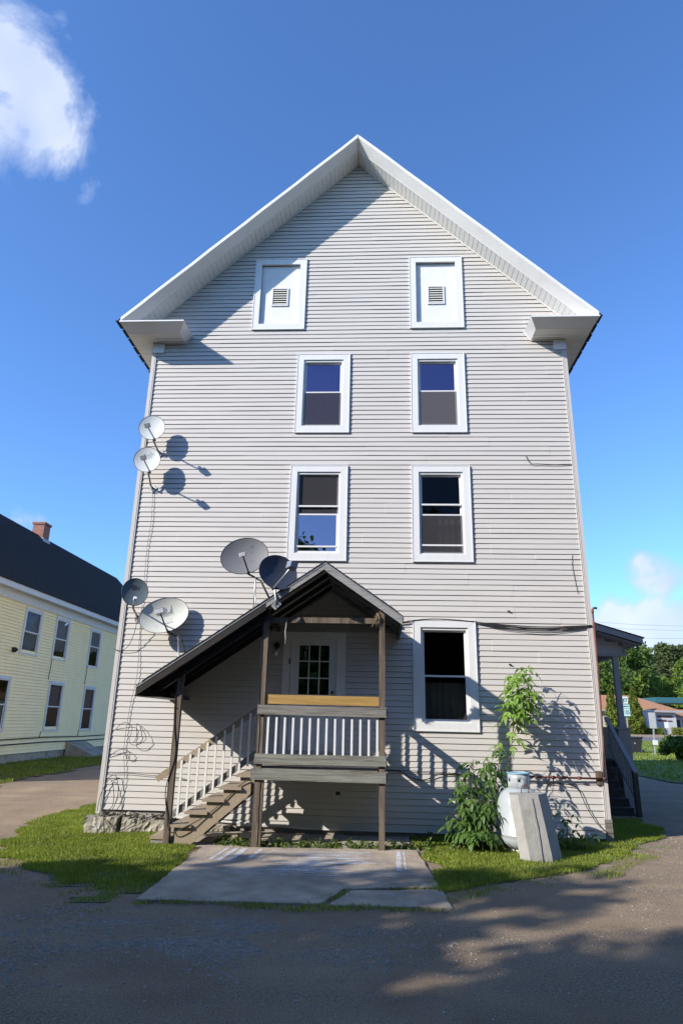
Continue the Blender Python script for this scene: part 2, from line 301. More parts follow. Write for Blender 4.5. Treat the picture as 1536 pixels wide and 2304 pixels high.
def ground_mat():
    m = bpy.data.materials.new('gravel_dirt'); m.use_nodes = True; t = m.node_tree; b = t.nodes['Principled BSDF']; b.inputs['Roughness'].default_value = .95; b.inputs['Specular IOR Level'].default_value = .2
    L = t.links.new; c = t.nodes.new('ShaderNodeTexCoord')
    def nz(s, d, r=.6):
        q = t.nodes.new('ShaderNodeTexNoise'); q.inputs['Scale'].default_value = s; q.inputs['Detail'].default_value = d; q.inputs['Roughness'].default_value = r; L(c.outputs['Object'], q.inputs['Vector']); return q.outputs['Fac']
    def ramp(f, a, b_, c0, c1):
        q = t.nodes.new('ShaderNodeValToRGB'); q.color_ramp.elements[0].position = a; q.color_ramp.elements[1].position = b_; q.color_ramp.elements[0].color = (*c0, 1); q.color_ramp.elements[1].color = (*c1, 1); L(f, q.inputs[0]); return q.outputs[0]
    def mx(f, a, b_, bt='MIX'):
        q = t.nodes.new('ShaderNodeMixRGB'); q.blend_type = bt
        if isinstance(f, float): q.inputs[0].default_value = f
        else: L(f, q.inputs[0])
        L(a, q.inputs[1]); L(b_, q.inputs[2]); return q.outputs[0]
    dirt = ramp(nz(.9, 8), .3, .72, (.25,.182,.118), (.425,.318,.212))
    grav = ramp(nz(38, 5, .7), .32, .7, (.095,.073,.052), (.475,.375,.272))
    mpg = t.nodes.new('ShaderNodeMapping'); mpg.inputs['Scale'].default_value = (.28, 1.5, 1); mpg.inputs['Rotation'].default_value = (0, 0, .18); L(c.outputs['Object'], mpg.inputs[0])
    tq = t.nodes.new('ShaderNodeTexNoise'); tq.inputs['Scale'].default_value = 1.1; tq.inputs['Detail'].default_value = 7; tq.inputs['Roughness'].default_value = .62; L(mpg.outputs[0], tq.inputs['Vector'])
    bgm = t.nodes.new('ShaderNodeMixRGB'); bgm.inputs[0].default_value = .55; L(nz(.42, 6, .62), bgm.inputs[1]); L(tq.outputs['Fac'], bgm.inputs[2]); big = bgm.outputs[0]
    mask = t.nodes.new('ShaderNodeMapRange'); mask.inputs[1].default_value = .44; mask.inputs[2].default_value = .62; L(big, mask.inputs[0])
    col = mx(mask.outputs[0], dirt, grav)
    fine = ramp(nz(70, 5, .8), .3, .72, (.32,.32,.32), (1.65,1.65,1.65))
    col = mx(1.0, col, fine, 'MULTIPLY')
    dk = ramp(nz(26, 6, .7), .24, .40, (.5,.48,.45), (1,1,1)); col = mx(1.0, col, dk, 'MULTIPLY')
    L(col, b.inputs[0])
    bp = t.nodes.new('ShaderNodeBump'); bp.inputs['Strength'].default_value = 1.0; bp.inputs['Distance'].default_value = .03
    ad = t.nodes.new('ShaderNodeMath'); ad.operation = 'ADD'; L(nz(60, 6, .75), ad.inputs[0]); L(nz(7, 4), ad.inputs[1]); L(ad.outputs[0], bp.inputs['Height']); L(bp.outputs[0], b.inputs['Normal'])
    return m
M['ground'] = ground_mat()
M['lawn'] = mat('lawn_soil_and_thatch', (.085,.105,.035), .95, .35, 5, .6, 60, col2=(.17,.135,.085), f2=(.50,.66), s2=1.6, detail=7)
M['pebble'] = mat('pebble_stone', (.25,.22,.18), .85, .35, 9, tint=False)
M['slab'] = mat('worn_concrete_slab', (.37,.30,.225), .92, .32, 3.0, .55, 70, col2=(.23,.19,.15), f2=(.46,.66), s2=1.1, detail=9)
def worn_paint():
    m = bpy.data.materials.new('worn_white_paint'); m.use_nodes = True; t = m.node_tree; t.nodes.clear(); L = t.links.new
    out = t.nodes.new('ShaderNodeOutputMaterial'); d = t.nodes.new('ShaderNodeBsdfDiffuse'); tr = t.nodes.new('ShaderNodeBsdfTransparent'); mx_ = t.nodes.new('ShaderNodeMixShader')
    c = t.nodes.new('ShaderNodeTexCoord'); mp = t.nodes.new('ShaderNodeMapping'); mp.inputs['Scale'].default_value = (1,3,1); nz = t.nodes.new('ShaderNodeTexNoise'); nz.inputs['Scale'].default_value = 9; nz.inputs['Detail'].default_value = 8; nz.inputs['Roughness'].default_value = .7
    L(c.outputs['Object'], mp.inputs[0]); L(mp.outputs[0], nz.inputs['Vector']); mr = t.nodes.new('ShaderNodeMapRange'); mr.inputs[1].default_value = .34; mr.inputs[2].default_value = .60; mr.inputs[4].default_value = .85; L(nz.outputs['Fac'], mr.inputs[0])
    d.inputs[0].default_value = (.66,.70,.76,1); L(mr.outputs[0], mx_.inputs[0]); L(tr.outputs[0], mx_.inputs[1]); L(d.outputs[0], mx_.inputs[2]); L(mx_.outputs[0], out.inputs[0]); return m
M['paint'] = worn_paint()

# ---------------------------------------------------------------- terrain
def gz(x, y):
    z = -0.10*smst(-2.6, -5.2, x) if x > -60 else -0.10
    z = -0.10*(1-smst(-5.2, -2.6, x))
    if y > 20: z += 0.08*smst(20, 38, y)
    if y > 38: z += 0.0229*(min(y, 84)-38)
    if y > 92: z += 9.5*smst(92, 190, y)
    return z
xs = np.unique(np.concatenate([np.linspace(-420, -20, 21), np.arange(-20, -8, 1.0), np.arange(-8, 8, .25), np.arange(8, 30, 1.0), np.linspace(30, 420, 22)]))
ys = np.unique(np.concatenate([np.linspace(-420, -16, 18), np.arange(-16, -8, .5), np.arange(-8, 6, .25), np.arange(6, 44, 1.0), np.arange(44, 200, 4.0), np.linspace(200, 700, 12)]))
V = [(x, y, gz(x, y)) for y in ys for x in xs]; nx = len(xs)
Fq = [(j*nx+i, j*nx+i+1, (j+1)*nx+i+1, (j+1)*nx+i) for j in range(len(ys)-1) for i in range(nx-1)]
g_ = bpy.data.objects.new('ground', np_mesh('ground', V, Fq, M['ground'], smooth=True)); C.objects.link(g_); tag(g_, kind='structure')

def inside(poly, x, y):
    c = False; n = len(poly)
    for i in range(n):
        x0, y0 = poly[i]; x1, y1 = poly[(i+1) % n]
        if (y0 > y) != (y1 > y) and x < (x1-x0)*(y-y0)/(y1-y0)+x0: c = not c
    return c
def wob(x, y): return .10*math.sin(3.1*x+1.7*y)+.08*math.sin(5.3*y-2.2*x+1)+.05*math.sin(11*x+7*y)
def sheet(name, poly, m, cell, dz, wobble=0.0, kind='structure'):
    x0 = min(p[0] for p in poly); x1 = max(p[0] for p in poly); y0 = min(p[1] for p in poly); y1 = max(p[1] for p in poly)
    idx = {}; V = []; Fc = []
    def vid(i, j):
        if (i, j) not in idx:
            x, y = x0+i*cell, y0+j*cell; idx[(i, j)] = len(V); V.append((x, y, gz(x, y)+dz))
        return idx[(i, j)]
    for i in range(int((x1-x0)/cell)+1):
        for j in range(int((y1-y0)/cell)+1):
            cx, cy = x0+(i+.5)*cell, y0+(j+.5)*cell; k = wob(cx, cy)*wobble
            if inside(poly, cx+k, cy+k*.8): Fc.append((vid(i, j), vid(i+1, j), vid(i+1, j+1), vid(i, j+1)))
    o = bpy.data.objects.new(name, np_mesh(name, V, Fc, m, smooth=True)); C.objects.link(o); tag(o, kind=kind); return o
LAWN_L = [(-5.9,-1.45),(-5.5,-2.1),(-4.7,-2.9),(-3.6,-3.6),(-2.95,-4.35),(-2.58,-4.75),(-2.54,-1.75),(-3.0,-1.2),(-3.5,-.1),(-4.9,-.05),(-4.95,14),(-5.2,14),(-6.0,6.5),(-6.55,3.6),(-6.5,1.0),(-6.1,-.6)]
LAWN_R = [(.58,-.1),(.62,-1.5),(.72,-3.9),(1.25,-3.45),(1.95,-2.95),(2.8,-2.35),(3.5,-1.5),(4.35,-.15),(4.9,.5),(5.5,1.6),(5.4,3.0),(4.0,3.2),(4.0,-.02)]
LAWN_M = [(-3.3,-.1),(-2.6,-1.7),(.6,-1.45),(.6,-.1)]
LAWN_Y = [(-14.95,6),(-10.6,6),(-10.9,8),(-11.4,16.2),(-11.6,24),(-11.8,40),(-14.95,40)]
LAWN_F = [(10.4,13.4),(11.4,12.2),(14,11.5),(60,10),(75,57),(16,56.5),(13.2,40),(10.6,24)]
sheet('lawn', LAWN_L, M['lawn'], .08, .006, 1.7); sheet('lawn', LAWN_R, M['lawn'], .08, .006, 1.7)
sheet('lawn', LAWN_M, M['stone'], .12, .010, .6).name = 'soil_bed'
sheet('lawn', LAWN_Y, M['lawn'], .5, .02, 1.0); M['lawn_far'] = mat('far_lawn_turf', (.10,.15,.035), .95, .25, 1.2, .5, 30)
sheet('lawn', LAWN_F, M['lawn_far'], 1.0, .03, 1.0)
road = sheet('road', [(-400,57.5),(400,57.5),(400,68),(-400,68)], M['asphalt'], 2.5, .035)

# grass, weeds and pebbles: nobody could count them
def patchy(x, y): return .5+.5*math.sin(2.1*x+3.3*math.sin(1.3*y+.7))*math.sin(2.7*y+2.2*math.sin(1.7*x))
def blades(name, polys, n, h0, h1, m, wid=.006, lean=.5, keep=None, label=None):
    P = []
    for poly, cnt in zip(polys, n):
        x0 = min(p[0] for p in poly); x1 = max(p[0] for p in poly); y0 = min(p[1] for p in poly); y1 = max(p[1] for p in poly); k = 0; tries = 0
        while k < cnt and tries < cnt*12:
            tries += 1; x = rnd.uniform(x0, x1); y = rnd.uniform(y0, y1); q = wob(x, y)
            if not inside(poly, x+q, y+q*.8): continue
            if keep and not keep(x, y): continue
            P.append((x, y, gz(x, y)+.01)); k += 1
    P = np.array(P); N = len(P)
    a = npr.uniform(0, 2*np.pi, N); pat = .65+.35*np.sin(P[:,0]*2.3+1.1*np.sin(P[:,1]*1.9))*np.sin(P[:,1]*2.9+P[:,0]); h = npr.uniform(h0, h1, N)*(0.7+.5*pat); wd = wid*npr.uniform(.7, 1.4, N)
    dx, dy = np.cos(a), np.sin(a); b = a+npr.normal(0, 1.2, N); ln = lean*h*npr.uniform(.2, 1.2, N)
    v0 = P+np.stack([-dx*wd, -dy*wd, 0*wd], 1); v1 = P+np.stack([dx*wd, dy*wd, 0*wd], 1)
    mid = P+np.stack([np.cos(b)*ln*.35, np.sin(b)*ln*.35, h*.6], 1); tip = P+np.stack([np.cos(b)*ln, np.sin(b)*ln, h], 1)
    v2 = mid+np.stack([dx*wd*.8, dy*wd*.8, 0*wd], 1); v3 = mid-np.stack([dx*wd*.8, dy*wd*.8, 0*wd], 1)
    Vv = np.stack([v0, v1, v2, v3, tip], 1).reshape(-1, 3); b0 = np.arange(N)*5
    Fc = np.concatenate([np.stack([b0, b0+1, b0+2], 1), np.stack([b0, b0+2, b0+3], 1), np.stack([b0+3, b0+2, b0+4], 1)])
    tn = np.clip(npr.normal(.5, .22, N)+.12*pat, 0, 1); tint = np.concatenate([tn, tn, tn])
    o = bpy.data.objects.new(name, np_mesh(name, Vv, Fc, m, tint=tint)); C.objects.link(o); return tag(o, label, 'grass', kind='stuff')
blades('grass', [LAWN_L], [85000], .018, .05, M['grass'], wid=.0045, label='short sunlit grass on the lawn left of the house', keep=lambda x, y: y < 7 and rnd.random() > .85*(1-smst(-4.6,-2.9,y))+.0 and rnd.random() < .35+.65*smst(.05,.45,patchy(x,y)))
blades('grass', [LAWN_R], [48000], .018, .045, M['grass'], wid=.0045, label='short grass around the gas tank and concrete block', keep=lambda x, y: rnd.random() < .3+.7*smst(.05,.5,patchy(x,y)))
FRINGE = [[(-6.6,-1.2),(-5.6,-2.7),(-3.7,-4.1),(-2.7,-5.2),(-2.5,-4.5),(-3.4,-3.4),(-5.3,-1.8),(-6.2,-.8)],[(.75,-4.3),(1.4,-3.9),(3.0,-2.8),(4.9,-.3),(4.4,-.1),(2.7,-2.2),(1.2,-3.3),(.7,-3.7)]]
blades('grass', FRINGE, [2600,2200], .012, .04, M['grass'], wid=.004, label='sparse grass thinning out into the gravel at the lawn edges', keep=lambda x, y: rnd.random() < smst(.3,.8,patchy(x*1.7,y*1.7)))
blades('grass', [LAWN_Y], [16000], .05, .12, M['grass'], wid=.012, label='grass strip along the pale yellow house', keep=lambda x, y: y < 32)
blades('grass', [LAWN_F], [26000], .06, .14, M['grass'], wid=.03, label='far lawn beyond the side porch', keep=lambda x, y: x < 34)
CRACKS = [[(-.42,-3.95),(.8,-3.72),(.8,-3.58),(-.42,-3.8)],[(-.62,-4.58),(-.3,-3.82),(-.42,-3.8),(-.72,-4.5)],[(-2.5,-4.86),(-.6,-4.75),(.8,-4.68),(.8,-4.55),(-.5,-4.58),(-2.5,-4.7)]]
blades('grass', CRACKS, [420,160,900], .015, .045, M['grass'], wid=.005, label='low grass in the cracks and along the front edge of the slab')

def leaf_faces(P, size, up_bias=.3, elong=1.6):
    """diamond leaves (two triangles each) at points P"""
    N = len(P); n = npr.normal(0, 1, (N, 3)); n[:, 2] += up_bias; n /= np.linalg.norm(n, axis=1)[:, None]
    t = npr.normal(0, 1, (N, 3)); t -= n*np.sum(n*t, 1)[:, None]; t /= np.linalg.norm(t, axis=1)[:, None]; b = np.cross(n, t)
    s = (size*npr.uniform(.6, 1.3, N))[:, None]; fold = n*s*.18
    v0 = P-t*s*elong*.5; v1 = P+b*s*.42+fold; v2 = P+t*s*elong*.5; v3 = P-b*s*.42+fold
    Vv = np.stack([v0, v1, v2, v3], 1).reshape(-1, 3); b0 = np.arange(N)*4
    Fc = np.concatenate([np.stack([b0, b0+1, b0+2], 1), np.stack([b0, b0+2, b0+3], 1)]); return Vv, Fc
def weeds():
    P = []
    for k in range(330):
        x = rnd.uniform(-2.5, 2.0); y = rnd.gauss(-1.38+.12*smst(-2.5,.5,x), .10) if x < .6 else rnd.uniform(-1.4, -.1)
        if x < -2.2: y = rnd.uniform(-1.5, -.7)
        hh = rnd.uniform(.02, .10)*(1.6 if rnd.random() < .12 else 1)
        for j in range(7): P.append((x+rnd.gauss(0,.03), y+rnd.gauss(0,.03), gz(x,y)+.012+hh*rnd.random()))
    Vv, Fc = leaf_faces(np.array(P), np.full(len(P), .035), .8)
    o = bpy.data.objects.new('weeds', np_mesh('weeds', Vv, Fc, M['weed'], tint=np.tile(npr.uniform(0,1,len(P)), 2))); C.objects.link(o); tag(o, 'low green weeds along the foundation behind the slab', 'weeds', kind='stuff')
weeds()

SLAB = [(-2.56,-1.66),(.62,-1.42),(.78,-4.52),(-2.5,-4.68)]
M['pebble2'] = mat('crushed_grey_stone', (.26,.235,.205), .85, .45, 14)
def pebbles(name, label, n, sampler, s0, s1, m_='pebble'):
    base_v = np.array([(1,0,0),(-1,0,0),(0,1,0),(0,-1,0),(0,0,.7),(.6,.6,.45),(-.6,.55,.4),(-.55,-.6,.45),(.6,-.55,.4)], float)
    base_f = np.array([(0,2,5),(2,1,6),(1,3,7),(3,0,8),(0,5,8),(5,4,8),(2,6,5),(6,4,5),(1,7,6),(7,4,6),(3,8,7),(8,4,7)])
    Vv = []; Fc = []
    for k in range(n):
        x, y = sampler(); s = s0+(s1-s0)*rnd.random()**3; a = rnd.uniform(0, 6.3); ca, sa = math.cos(a), math.sin(a)
        q = base_v*npr.uniform(.65, 1.25, (9, 3))*s; q = np.stack([q[:,0]*ca-q[:,1]*sa, q[:,0]*sa+q[:,1]*ca, q[:,2]], 1)
        Fc.append(base_f+9*k); Vv.append(q+np.array([x, y, gz(x, y)-.15*s]))
    o = bpy.data.objects.new(name, np_mesh(name, np.concatenate(Vv), np.concatenate(Fc), M[m_])); C.objects.link(o); tag(o, label, 'gravel', kind='stuff')
def samp_main():
    while True:
        x = rnd.uniform(-6.5, 6.5); y = rnd.uniform(-8.3, -1.2)
        if not inside(SLAB, x, y) and not inside(LAWN_L, x, y) and not inside(LAWN_R, x, y): return x, y
def samp_left():
    while True:
        x = rnd.gauss(-2.7, 1.5); y = rnd.gauss(-5.75, .6)
        if y > -8.4 and y < -4.75 and rnd.random() < .12+.88*smst(.35,.75,patchy(x*.9+1,y*1.4)): return x, y
def samp_right(): return rnd.uniform(4.2, 9.5), rnd.uniform(-1.2, 6)
pebbles('gravel', 'scattered small stones over the dirt drive in front', 9000, samp_main, .003, .016)
pebbles('gravel', 'dense grey gravel patch in the left foreground', 15000, samp_left, .004, .019, 'pebble2')
pebbles('gravel', 'gravel on the drive to the right of the house', 4500, samp_right, .006, .022, 'pebble2')

# concrete slab with a broken corner
slab = empty('concrete_slab', (-.9,-3.1,0), 'worn grey concrete slab with white paint streaks in front of the porch', 'slab')
def slab_piece(poly, top):
    m = MB(); n = len(poly); P = []
    for i in range(n):
        a, b = Vector((*poly[i], 0)), Vector((*poly[(i+1) % n], 0)); k = max(2, int((b-a).length/.12)); nn = Vector((-(b-a).y, (b-a).x, 0)).normalized()
        for j in range(k): P.append(a.lerp(b, j/k)+nn*(rnd.gauss(0, .008) if j else 0))
    lo = [q+Vector((0,0,-.12)) for q in P]; hi = [q+Vector((0,0,top)) for q in P]; c = sum(P, Vector())/len(P)
    ins = [q+(c-q).normalized()*.02+Vector((0,0,top+.008)) for q in P]; N = len(P)
    fs = [(i, (i+1) % N, (i+1) % N+N, i+N) for i in range(N)]+[(i+N, (i+1) % N+N, (i+1) % N+2*N, i+2*N) for i in range(N)]+[tuple(range(2*N, 3*N))]
    m.add(lo+hi+ins, fs); return m
slab_piece([(-2.5,-4.68),(-.58,-4.58),(-.36,-3.9),(.74,-3.68),(.62,-1.42),(-2.56,-1.66)], .028).build('slab_piece', M['slab'], slab)
slab_piece([(-.50,-4.60),(.80,-4.52),(.755,-3.76),(-.29,-3.96)], .018).build('slab_piece', M['slab'], slab)
def paint_strip(p0, p1, wd):
    a, b = Vector((*p0, .0405)), Vector((*p1, .0405)); s = (b-a).cross(Vector((0,0,1))).normalized()*wd/2
    m = MB(); k = 8; vs = []
    for i in range(k+1):
        q = a.lerp(b, i/k); vs += [q-s*rnd.uniform(.7,1.1), q+s*rnd.uniform(.7,1.1)]
    m.add(vs, [(2*i, 2*i+1, 2*i+3, 2*i+2) for i in range(k)]); return m
for x0, x1, y0, y1, wd in [(-2.16,-2.22,-1.74,-2.62,.05),(-2.03,-2.10,-1.74,-2.66,.07),(-1.90,-1.96,-1.74,-2.66,.09),(-1.66,-1.72,-1.76,-2.5,.07),(-1.46,-1.60,-1.8,-2.45,.03),(.33,.30,-1.62,-2.95,.07),(.41,.385,-1.6,-2.9,.025)]:
    paint_strip((x0,y0), (x1,y1), wd).build('paint_mark', M['paint'], slab)
for i in range(26):
    y = -1.85-i*.052+rnd.gauss(0,.012); a = -1.42+rnd.uniform(-.1,.5); b = -.1+rnd.uniform(-.7,.25)
    paint_strip((a,y), (b,y+.03), rnd.uniform(.012,.05)).build('paint_mark', M['paint'], slab)
for y, a, b in [(-3.12,-1.7,.5),(-3.22,-1.9,-.2),(-3.0,-1.95,-1.7),(-3.35,-1.8,-.4)]:
    paint_strip((a,y), (b,y+.02), .022).build('paint_mark', M['paint'], slab)

# ---------------------------------------------------------------- the grey house
XL, XR, XC, ZA = -4.90, 3.95, -.478, 14.455
SL = .972                                   # roof slope
E_ = .1016                                  # siding exposure
house = empty('house', (XC, 0, 0), 'tall light grey three storey house with vinyl siding and a white trimmed gable', 'house')
def rake_z(x): return ZA-SL*abs(x-XC)
WIN = {  # name: x0,x1,z0,z1 outer casing
 'attic_l': (-2.748,-1.618,9.962,11.776), 'attic_r': (.697,1.830,9.962,11.776),
 'third_l': (-1.707,-.602,7.502,9.322), 'third_r': (.701,1.803,7.502,9.322),
 'second_l': (-1.743,-.608,4.795,6.757), 'second_r': (.688,1.822,4.795,6.757),
 'ground_r': (.677,1.808,1.719,3.668), 'door': (-1.727,-.566,1.16,3.415)}
CW = .132
holes = {k: (v[0]+.05, v[1]-.05, v[2]+.05, v[3]-.05) for k, v in WIN.items()}
Z0 = .085
seam_of = {}
def course(x0, x1, zb, zt, gable, idx):
    """one siding course from x0 to x1: slanted face, lip, dark gap under the lip"""
    m = MB(); st = [x0]; x = x0
    while x < x1-.75: x += .5; st.append(x)
    st.append(x1); sx_ = []
    pair = idx//2
    for s_ in seam_of.setdefault(pair, [XL+((pair*1.37+k*3.66+1.1*(pair % 3)) % 8.6) for k in range(2)]):
        if x0+.15 < s_ < x1-.15: st += [s_-.003, s_]; sx_.append(s_)
    st = sorted(set(st)); prof = []
    for x in st:
        wv = .0028*math.sin(x*1.7+idx*.9)+.0018*math.sin(x*3.9+idx*2.3); yo = -.0012*sum(1 for s_ in sx_ if x >= s_-1e-6) % 2
        dz = .0016*math.sin(x*1.1+idx*1.31)+.0012*math.sin(x*2.7-idx*.7)
        xx = x
        if gable and x == x0: xt = max(x0, XC-(ZA-zt)/SL-.02)
        elif gable and x == x1: xt = min(x1, XC+(ZA-zt)/SL+.02)
        else: xt = xx
        lim0, lim1 = XC-(ZA-zt)/SL-.02, XC+(ZA-zt)/SL+.02
        if gable: xt = min(max(xt, lim0), lim1)
        off = -.0028 if sum(1 for s_ in sx_ if x >= s_-1e-6) % 2 else 0
        prof.append([(xt, .008, zt+.006), (xt, -.0085+off, zt-.009), (xx, -.0225+wv*.4+off, zb+dz), (xx, -.0200+wv*.4+off, zb-.003+dz), (xx, -.003, zb+.012+dz)])
    vs = [q for p in prof for q in p]; n = len(prof)
    m.add(vs, [(5*i+j, 5*i+j+1, 5*(i+1)+j+1, 5*(i+1)+j) for i in range(n-1) for j in range(4)]+[(4,3,2,1,0), (5*n-5, 5*n-4, 5*n-3, 5*n-2, 5*n-1)])
    return m
n_c = int((ZA-Z0)/E_)+1
for i in range(n_c):
    zb = Z0+i*E_; zt = zb+E_
    xa, xb = XL+.085, XR-.085; gable = False
    if zb > 9.95:
        gable = True; xa = max(xa, XC-(ZA-zb)/SL-.02); xb = min(xb, XC+(ZA-zb)/SL+.02)
    if i == 0: xa = -2.4
    if i == 1: xa = -3.55
    if xb-xa < .08: continue
    cuts = sorted((h[0], h[1]) for h in holes.values() if h[2] < zb+.02 and h[3] > zb+.05)
    x = xa
    for a, b in cuts+[(xb, xb)]:
        if a-x > .05: course(x, a, zb, zt, gable, i).build('clapboard', M['vinyl'], house)
        x = max(x, b)
# starter strip at the foot of the siding
MB().bar((-3.62,-.018,.20),(-1.2,-.018,.078),.016,.03).build('starter_strip', M['white'], house)
MB().bar((-1.2,-.018,.074),(XR-.02,-.018,.074),.016,.025).build('starter_strip', M['white'], house)
# shell behind the siding with openings, floors and the other walls
def shell():
    m = MB(); xs_ = sorted({XL+.01, XR-.01, XC}|{h[0] for h in holes.values()}|{h[1] for h in holes.values()}); zs_ = sorted({-.2, 9.95}|{h[2] for h in holes.values()}|{h[3] for h in holes.values()})
    for a, b in zip(xs_, xs_[1:]):
        for c, d in zip(zs_, zs_[1:]):
            mx_, mz_ = (a+b)/2, (c+d)/2
            if any(h[0] < mx_ < h[1] and h[2] < mz_ < h[3] for h in holes.values()): continue
            p = [(a, c), (b, c), (b, min(d, rake_z(b)+.05)), (a, min(d, rake_z(a)+.05))]
            if d > 9.96:
                p = [(a, c), (b, c), (b, max(c+.001, min(d, rake_z(b)))), (a, max(c+.001, min(d, rake_z(a))))]
            m.add([(q[0], .022, q[1]) for q in p], [(0,1,2,3)])
    zs_top = 11.726; a = XC-(ZA-zs_top)/SL; b = XC+(ZA-zs_top)/SL
    m.add([(a,.022,zs_top),(b,.022,zs_top),(XC,.022,ZA)], [(0,1,2)])
    return m
shell().build('sheathing', M['sheath'], house)
DEP = 15.0
rm = MB()
for z in (1.1, 4.0, 7.15, 9.8): rm.box(XL+.05, XR-.05, .16, DEP-.1, z-.15, z)
rm.build('floor', M['room'], house)
rm = MB(); rm.box(XL+.05, XR-.05, 4.2, 4.3, 0, 12); rm.box(-.02, .06, .16, 4.2, 0, 9.6)
rm.build('partition_wall', M['room'], house)
def side_wall(x, sgn):
    m = MB(); k = int(9.75/E_)
    vs = []
    for i in range(k):
        zb = Z0+i*E_; vs += [(x+sgn*.02, .1, zb), (x+sgn*.02, DEP, zb), (x+sgn*.004, .1, zb+E_), (x+sgn*.004, DEP, zb+E_)]
    m.add(vs, [(4*i, 4*i+1, 4*i+3, 4*i+2) for i in range(k)]); m.box(x-.06, x, .13, DEP, -.2, 9.9); return m
side_wall(XL+.06, -1).build('side_wall', M['vinyl'], house)
side_wall(XR-.0, 1).build('side_wall', M['vinyl'], house)
MB().add([(XL,DEP,-.2),(XR,DEP,-.2),(XR,DEP,10.1),(XC,DEP,ZA),(XL,DEP,10.1)], [(0,1,2,3,4)]).build('rear_wall', M['vinyl'], house)
# foundation
fm = MB(); fm.box(-3.5, XR-.06, .05, .3, -.4, .13); fm.box(XL+.1, -3.5, .1, .35, -.4, .3); fm.build('foundation_wall', M['stone'], house)
def rough_block(x0, x1, y0, y1, z0, z1, seed, amp=.018, chip=.05):
    r_ = random.Random(seed); m = MB(); nx_, ny_, nz_ = max(3, int((x1-x0)/.045)), 4, 5; pts = {}; fs = []
    def P(i, j, k):
        key = (i, j, k)
        if key not in pts:
            x = x0+(x1-x0)*i/nx_; y = y0+(y1-y0)*j/ny_; z = z0+(z1-z0)*k/nz_
            if k == 0: z += abs(r_.gauss(0, chip)); 
            if k == nz_: z += r_.gauss(0, amp*.7)
            pts[key] = (len(pts), (x+r_.gauss(0, amp*.5), y+r_.gauss(0, amp*.6)+(abs(r_.gauss(0,.03)) if k == 0 and j == 0 else 0), z))
        return pts[key][0]
    for i in range(nx_):
        for k in range(nz_):
            fs.append((P(i,0,k),P(i+1,0,k),P(i+1,0,k+1),P(i,0,k+1)))
        for j in range(ny_):
            fs.append((P(i,j,nz_),P(i+1,j,nz_),P(i+1,j+1,nz_),P(i,j+1,nz_)))
    for j in range(ny_):
        for k in range(nz_):
            fs.append((P(0,j+1,k),P(0,j,k),P(0,j,k+1),P(0,j+1,k+1))); fs.append((P(nx_,j,k),P(nx_,j+1,k),P(nx_,j+1,k+1),P(nx_,j,k+1)))
    vs = [q[1] for q in sorted(pts.values())]; return m.add(vs, fs)
st1 = rough_block(-4.97,-4.42,-.27,.12,-.14,.19,3).build('foundation_stone', M['stone'], house)
rough_block(-4.34,-3.56,-.25,.12,-.14,.165,5).build('foundation_stone', M['stone'], house)
rough_block(-3.52,-2.5,-.10,.12,-.16,.10,8).build('foundation_stone', M['stone'], house)
tx = inst('chalk_mark', text_mesh('51-', .17, M['paint'], 'chalk_mark'), house, (-4.72,-.295,.05)); tx.rotation_euler = (R(90),0,0)
# rubble mortar under the left corner
rb = MB()
for k in range(90):
    x = rnd.uniform(-4.85,-3.6); s = rnd.uniform(.008,.026); z = .20+rnd.uniform(-.02,.05); rb.hexa([(x+dx*s*rnd.uniform(.6,1.2), -.06+rnd.uniform(-.10,.03)+dy*s, z+dz*s*rnd.uniform(.5,1)) for dz in (-1,1) for dx, dy in ((-1,-1),(1,-1),(1,1),(-1,1))])
tag(rb.build('mortar_rubble', M['stone'], house), kind='stuff')
# corner posts
for x0, sg in ((XL, 1), (XR, -1)):
    m = MB(); a, b = sorted((x0, x0+sg*.10)); zb = .22 if sg > 0 else .12
    m.box(a, b, -.034, .14, zb, 9.40); c, d = sorted((x0+sg*.068, x0+sg*.074)); m.box(c, d, -.040, -.03, zb, 9.40); c, d = sorted((x0+sg*.094, x0+sg*.101)); m.box(c, d, -.040, -.03, zb, 9.40)
    m.build('corner_post', M['vinyl_trim'], house)
    for z in (3.6, 6.2, 8.7):
        m = MB(); a2, b2 = sorted((x0-sg*.001, x0+sg*.067)); m.box(a2, b2, -.036, -.03, z, z+1.2); m.build('corner_lap', M['vinyl_trim'], house)
    a, b = sorted((x0-sg*.0, x0+sg*.255)); MB().box(a, b, -.06, .10, 9.39, 9.622).build('frieze_block', M['soffit'], house)
MB().box(XR-.11, XR+.01, -.05, .10, -.02, .36).build('corner_base_board', M['wood_x'], house)
